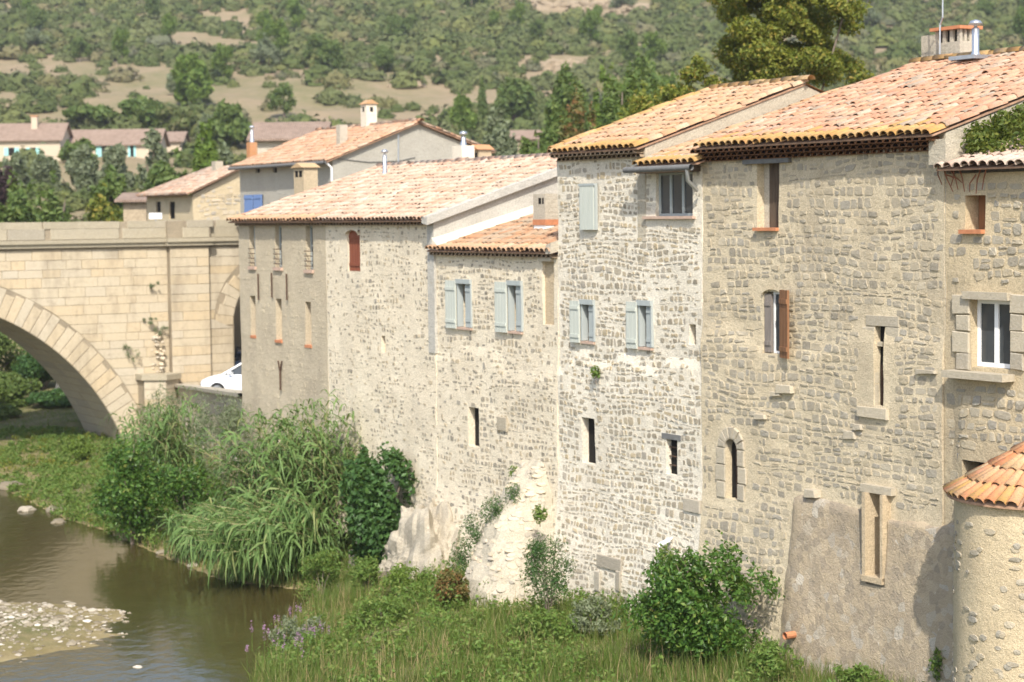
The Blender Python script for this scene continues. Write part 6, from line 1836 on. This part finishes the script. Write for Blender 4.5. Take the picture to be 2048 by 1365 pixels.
p = hit(965, 252, 110, 500); gc = p[2]; ck = (255 - 160) / F * p[1] / 7.2
plant('cypress', 'slim dark cypress on the slope behind the gable house', 'tree', (p[0], p[1], gc), [(p[0], p[1], gc + h_ * ck, .75 * k_ * ck, .75 * k_ * ck, .9 * ck) for h_, k_ in ((1, 1), (2, 1), (3, .95), (4, .85), (5, .7), (6, .45), (6.7, .25))], 2600, .22, 'leaf_wood', 1, .15, 3, carve=0)
# --- garden trees left of the village
for i, (x0, x1, y0, y1, Y, lm, lab) in enumerate(((-40, 110, 370, 470, 118, 'leaf_wood', 'dense green tree above the parapet at the far left'), (60, 190, 385, 470, 112, 'leaf_wood', 'green tree above the parapet beside the leftmost one'), (150, 260, 395, 470, 116, 'leaf_tree', 'yellowish bush above the parapet near the shed'),
                                                  (-20, 42, 338, 400, 132, 'leaf_purple', 'dark purple leaved shrub at the left edge'), (90, 150, 350, 420, 140, 'leaf_wood', 'green bush right of the purple shrub'), (180, 270, 350, 430, 135, 'leaf_wood', 'dark shaded bush left of the hipped roof'),
                                                  (0, 60, 305, 350, 190, 'leaf_olive', 'grey olive tree in front of the left villa wing'), (62, 115, 302, 350, 188, 'leaf_olive', 'grey olive tree before the villa chimney wing'), (135, 205, 300, 352, 186, 'leaf_olive', 'round grey olive before the villa shutters'), (205, 262, 296, 350, 190, 'leaf_olive', 'grey olive in front of turquoise shutters'),
                                                  (275, 335, 268, 360, 170, 'leaf_olive', 'taller grey green tree at the end of the villa'), (290, 395, 310, 380, 150, 'leaf_wood', 'dark green round tree above the hipped roof'), (120, 195, 282, 308, 229, 'leaf_wood', 'creeper pergola against the villa'), (410, 480, 310, 350, 140, 'leaf_olive', 'pale grey bush beside the lime bush'),
                                                  (225, 330, 200, 262, None, 'leaf_wood', 'dark round shrub above the villa roof'), (130, 230, 215, 262, None, 'leaf_wood', 'dark shrub mass above the villa chimney'), (320, 400, 215, 270, None, 'leaf_scrub', 'brown green shrub above the villa annex'), (395, 440, 235, 280, None, 'leaf_olive', 'grey shrub below the dry field'))):
    tree(lab, x0, x1, y0, y1, Y, 5200, .0018 * (Y or 1), lm, 10, 300 + i, trunk=.1, cs=.6)

# --- hillside scrub
BARE = [[(20, 262), (150, 200), (250, 165), (210, 150), (0, 150), (0, 122), (340, 132), (430, 150), (430, 175), (270, 180), (130, 245), (60, 268)],
        [(130, 250), (260, 188), (330, 182), (480, 185), (620, 212), (950, 228), (950, 252), (800, 252), (520, 235), (400, 212), (250, 205)],
        [(430, 150), (700, 182), (930, 190), (1120, 180), (1120, 197), (900, 205), (600, 192), (420, 168)],
        [(1080, 112), (1165, 112), (1165, 148), (1080, 148)], [(790, 142), (845, 142), (850, 186), (790, 186)], [(90, 332), (260, 338), (275, 372), (90, 388)],
        [(470, 250), (520, 240), (520, 300), (480, 300)], [(1060, -10), (1300, -10), (1310, 28), (1200, 30), (1070, 18)], [(330, 60), (560, 90), (560, 108), (330, 84)], [(400, 20), (520, 25), (520, 60), (450, 60)]]
def inpoly(x, y, poly):
    c = np.zeros(x.shape, bool); n = len(poly)
    for i in range(n):
        (ax, ay), (bx, by) = poly[i], poly[(i + 1) % n]
        c ^= ((ay > y) != (by > y)) & (x < (bx - ax) * (y - ay) / (by - ay + 1e-9) + ax)
    return c
r = np.random.default_rng(44)
n = 15000
y = np.sqrt(r.uniform(118 ** 2, 560 ** 2, n)); x = r.uniform(-.36, .36, n) * y
z = zt(x, y)
d = np.stack([x, y, z], 1) - EYE; wv_ = d @ FW
pxs = 1024 + F * (d @ RT) / wv_; pys = 682.5 - F * (d @ UP) / wv_
bare = np.zeros(n, bool)
for poly in BARE:
    for dy in (0, -8, -15): bare |= inpoly(pxs + r.normal(0, 5, n), pys + dy + r.normal(0, 2, n), poly)
dens = .82 + .55 * fbm(x / 22, y / 22, 15) + .1
ok = (r.random(n) < np.where(bare, .05, dens)) & (river_dist(x, y) > 4) & ~((y < 250) & (y > 224) & (pxs > -60) & (pxs < 370)) & ~((y < 235) & (pxs < 480) & (r.random(n) < .6))
x, y, z = x[ok], y[ok], z[ok]; n = len(x)
R_s = (r.lognormal(math.log(1.15), .4, n) * (.8 + y / 700)).clip(.5, 3.4)
def tri_dome(n, nu=9, nv=4):
    """unit hemisphere grid: ring vertices and a cap"""
    P = []
    for j in range(nv):
        e = math.pi / 2 * (j / nv) - .15
        for i in range(nu): P.append((math.cos(2 * math.pi * (i + .5 * (j % 2)) / nu) * math.cos(e), math.sin(2 * math.pi * (i + .5 * (j % 2)) / nu) * math.cos(e), math.sin(e)))
    P.append((0, 0, 1.0)); T = []
    for j in range(nv - 1):
        for i in range(nu):
            a, b, c_, d_ = j * nu + i, j * nu + (i + 1) % nu, (j + 1) * nu + i, (j + 1) * nu + (i + 1) % nu
            T += [(a, b, c_), (b, d_, c_)]
    T += [((nv - 1) * nu + i, (nv - 1) * nu + (i + 1) % nu, nv * nu) for i in range(nu)]
    return np.array(P), np.array(T)
DP, DT = tri_dome(0)
hs = r.uniform(.6, 1.25, (n, 1))
rr_ = R_s[:, None] * r.uniform(.62, 1.08, (n, len(DP))) * .92
VD = np.stack([x[:, None] + DP[None, :, 0] * rr_, y[:, None] + DP[None, :, 1] * rr_, z[:, None] + DP[None, :, 2] * rr_ * hs], 2).reshape(-1, 3)
FD = (DT[None] + (np.arange(n) * len(DP))[:, None, None]).reshape(-1, 3)
kk = 70
dd = r.normal(size=(n, kk, 3)); dd[:, :, 2] = np.abs(dd[:, :, 2]) * .9 + .05; dd /= np.linalg.norm(dd, axis=2, keepdims=True)
rad = R_s[:, None] * r.uniform(.72, 1.08, (n, kk))
P = np.stack([x[:, None] + dd[:, :, 0] * rad, y[:, None] + dd[:, :, 1] * rad, z[:, None] + dd[:, :, 2] * rad * hs], 2).reshape(-1, 3)
dd = dd.reshape(-1, 3); N = dd + r.normal(size=dd.shape) * .35; N /= np.linalg.norm(N, axis=1, keepdims=True)
A = np.cross(N, r.normal(size=N.shape)); A /= np.linalg.norm(A, axis=1, keepdims=True); C = np.cross(N, A)
s_ = (np.repeat(R_s, kk) * .17 * r.uniform(.6, 1.3, n * kk))[:, None]
V = np.stack([P - A * s_, P + A * s_ * .6 + C * s_ * .9, P + A * s_ * .6 - C * s_ * .9], 1).reshape(-1, 3)
me = amesh(np.concatenate([VD, V]), np.concatenate([FD, np.arange(len(V)).reshape(-1, 3) + len(VD)]), 'scrub')
tn = r.random(n)
tone = np.concatenate([np.repeat(tn, len(DP)), np.repeat(tn, kk * 3)]).astype(np.float32)
at = me.attributes.new('tone', 'FLOAT', 'POINT'); at.data.foreach_set('value', tone)
k = NT('scrub_leaves', .8, .15)
an = k.t.nodes.new('ShaderNodeAttribute'); an.attribute_name = 'tone'
cc = k.ramp(an.outputs['Fac'], [(0, (.05, .075, .022)), (.25, (.075, .105, .03)), (.5, (.10, .125, .042)), (.68, (.125, .14, .062)), (.82, (.14, .16, .045)), (.93, (.18, .15, .08)), (1, (.12, .13, .088))])
cc = k.mix(k.ramp(k.noise(1.6, 4, .7), [(.35, .0), (.7, .55)]), cc, (.15, .165, .06))
k.bump(k.noise(2.6, 4, .7), .5, 1.0)
MT['scrub'] = k.color(cc)
o = put('hillside_scrub', me, None, MT['scrub'])
tag(o, 'garrigue scrub covering the far hillside', 'scrub', None, 'stuff')
# single taller trees standing out of the scrub
proto = None
r = np.random.default_rng(46); cnt = 0
TL = [('leaf_wood', 'dark holm oak standing out of the hillside scrub', 'holm oaks on the hillside'), ('leaf_lime', 'pale young pine standing out of the hillside scrub', 'young pines on the hillside'), ('leaf_olive', 'grey green olive standing out of the hillside scrub', 'olives on the hillside')]
pro = []
for i, (lm, lab, grp) in enumerate(TL):
    h = 4.5 if i != 1 else 5.2; w_ = 4.0 if i != 1 else 3.0
    V, Fc = leaf_cloud(clump((0, 0, .5), w_, h - .5, 9, 400 + i), 2600, .2, 400 + i, .8, .6)
    cm = amesh(V, Fc, 'crown'); cm.materials.append(MT[lm])
    tv = tube([(0, 0, -.4), (.1, 0, 1.2), (.0, .1, h * .6)], .16, .05, 6); tm_ = amesh(tv[0], tv[1], 'trunk'); tm_.materials.append(MT['bark'])
    pro.append((cm, tm_))
tries = 0; HT = []
while cnt < 48 and tries < 4000:
    tries += 1
    px = r.uniform(-20, 2060); py = r.uniform(-10, 300)
    q = hit(px, py, 118, 620)
    if q[1] > 600 or q[1] < 125 or any(inpoly(np.array([px]), np.array([py]), pl)[0] for pl in BARE): continue
    if px < 500 and py > 190: continue
    i = r.choice(3, p=[.5, .3, .2]); sc_ = r.uniform(.7, 1.35) * (.75 + q[1] / 900)
    root = thing('hillside_tree', TL[i][1], 'tree', q, TL[i][2])
    root.scale = (sc_, sc_, sc_ * r.uniform(.85, 1.2)); root.rotation_euler = (0, 0, r.uniform(0, 6))
    put('crown', pro[i][0], root); put('trunk', pro[i][1], root)
    HT.append((px, py, i, root)); cnt += 1
ORD = 'first second third fourth fifth sixth seventh eighth ninth tenth eleventh twelfth thirteenth fourteenth fifteenth sixteenth seventeenth eighteenth nineteenth twentieth'.split()
ZN = [(-99, 480, 'above the villa'), (480, 1000, 'above the grey gable house'), (1000, 1420, 'above the apricot roof'), (1420, 3000, 'behind the big tree and chimneys')]
KN = ['dark holm oak', 'pale young pine', 'grey green olive']
for a, b, zn in ZN:
    for half, hn in ((0, 'low'), (1, 'high')):
        for i in range(3):
            L = sorted([h for h in HT if a <= h[0] < b and h[2] == i and (h[1] < 100) == bool(half)], key=lambda h: h[0])
            for j, h in enumerate(L):
                h[3]['label'] = '%s %s on hillside %s, %s from left' % (hn, KN[i], zn, ORD[j])
# pale limestone ledge near the top of the hill
for i, (px, py, w_, h_) in enumerate(((1120, 8, 9, 2.2), (1200, 10, 12, 3.0), (1270, 18, 9, 2.4), (1085, 2, 6, 1.6))):
    q = hit(px, py + 8, 118, 650)
    rock('limestone_ledge', ('leftmost wide pale ledge', 'largest pale limestone ledge', 'right hand pale ledge', 'small pale ledge at the left end')[i] + ' near the top of the hill', (q[0], q[1], q[2] - .3), w_ * .62, 3, h_, 0, 'earth', 500 + i, None, 'rock', .5, (30, 12))
for i, (px, py, w_, h_) in enumerate(((1110, 140, 3, 2.0), (1140, 142, 2.4, 2.4), (815, 178, 3, 1.6), (1320, 140, 2.6, 1.2))):
    q = hit(px, py, 118, 650)
    rock('earth_bank', ('left tan earth bank', 'right tan earth bank', 'tan scree patch above the terrace', 'tan bank near the grey twig tree')[i] + ' exposed on the hillside', (q[0], q[1], q[2] - .4), w_, 1.4, h_, 0, 'earth', 520 + i, None, 'rock', .5, (24, 10))

# ================================================================== the summer air
hv = np.array([(a, b, c) for c in (-1.5, 215) for a, b in ((-950, -90), (950, -90), (950, 1350), (-950, 1350))], float)
hm = bpy.data.materials.new('haze_air'); hm.use_nodes = True
ht = hm.node_tree; ht.nodes.clear()
ho = ht.nodes.new('ShaderNodeOutputMaterial'); hp = ht.nodes.new('ShaderNodeVolumePrincipled')
hp.inputs['Color'].default_value = (.93, .95, .98, 1); hp.inputs['Density'].default_value = .0002; hp.inputs['Anisotropy'].default_value = .2
ht.links.new(hp.outputs[0], ho.inputs['Volume'])
hz = part('haze', hv, BOXF, hm, None); hz['kind'] = 'stuff'; hz['label'] = 'thin pale summer haze over the valley'; hz['category'] = 'haze'
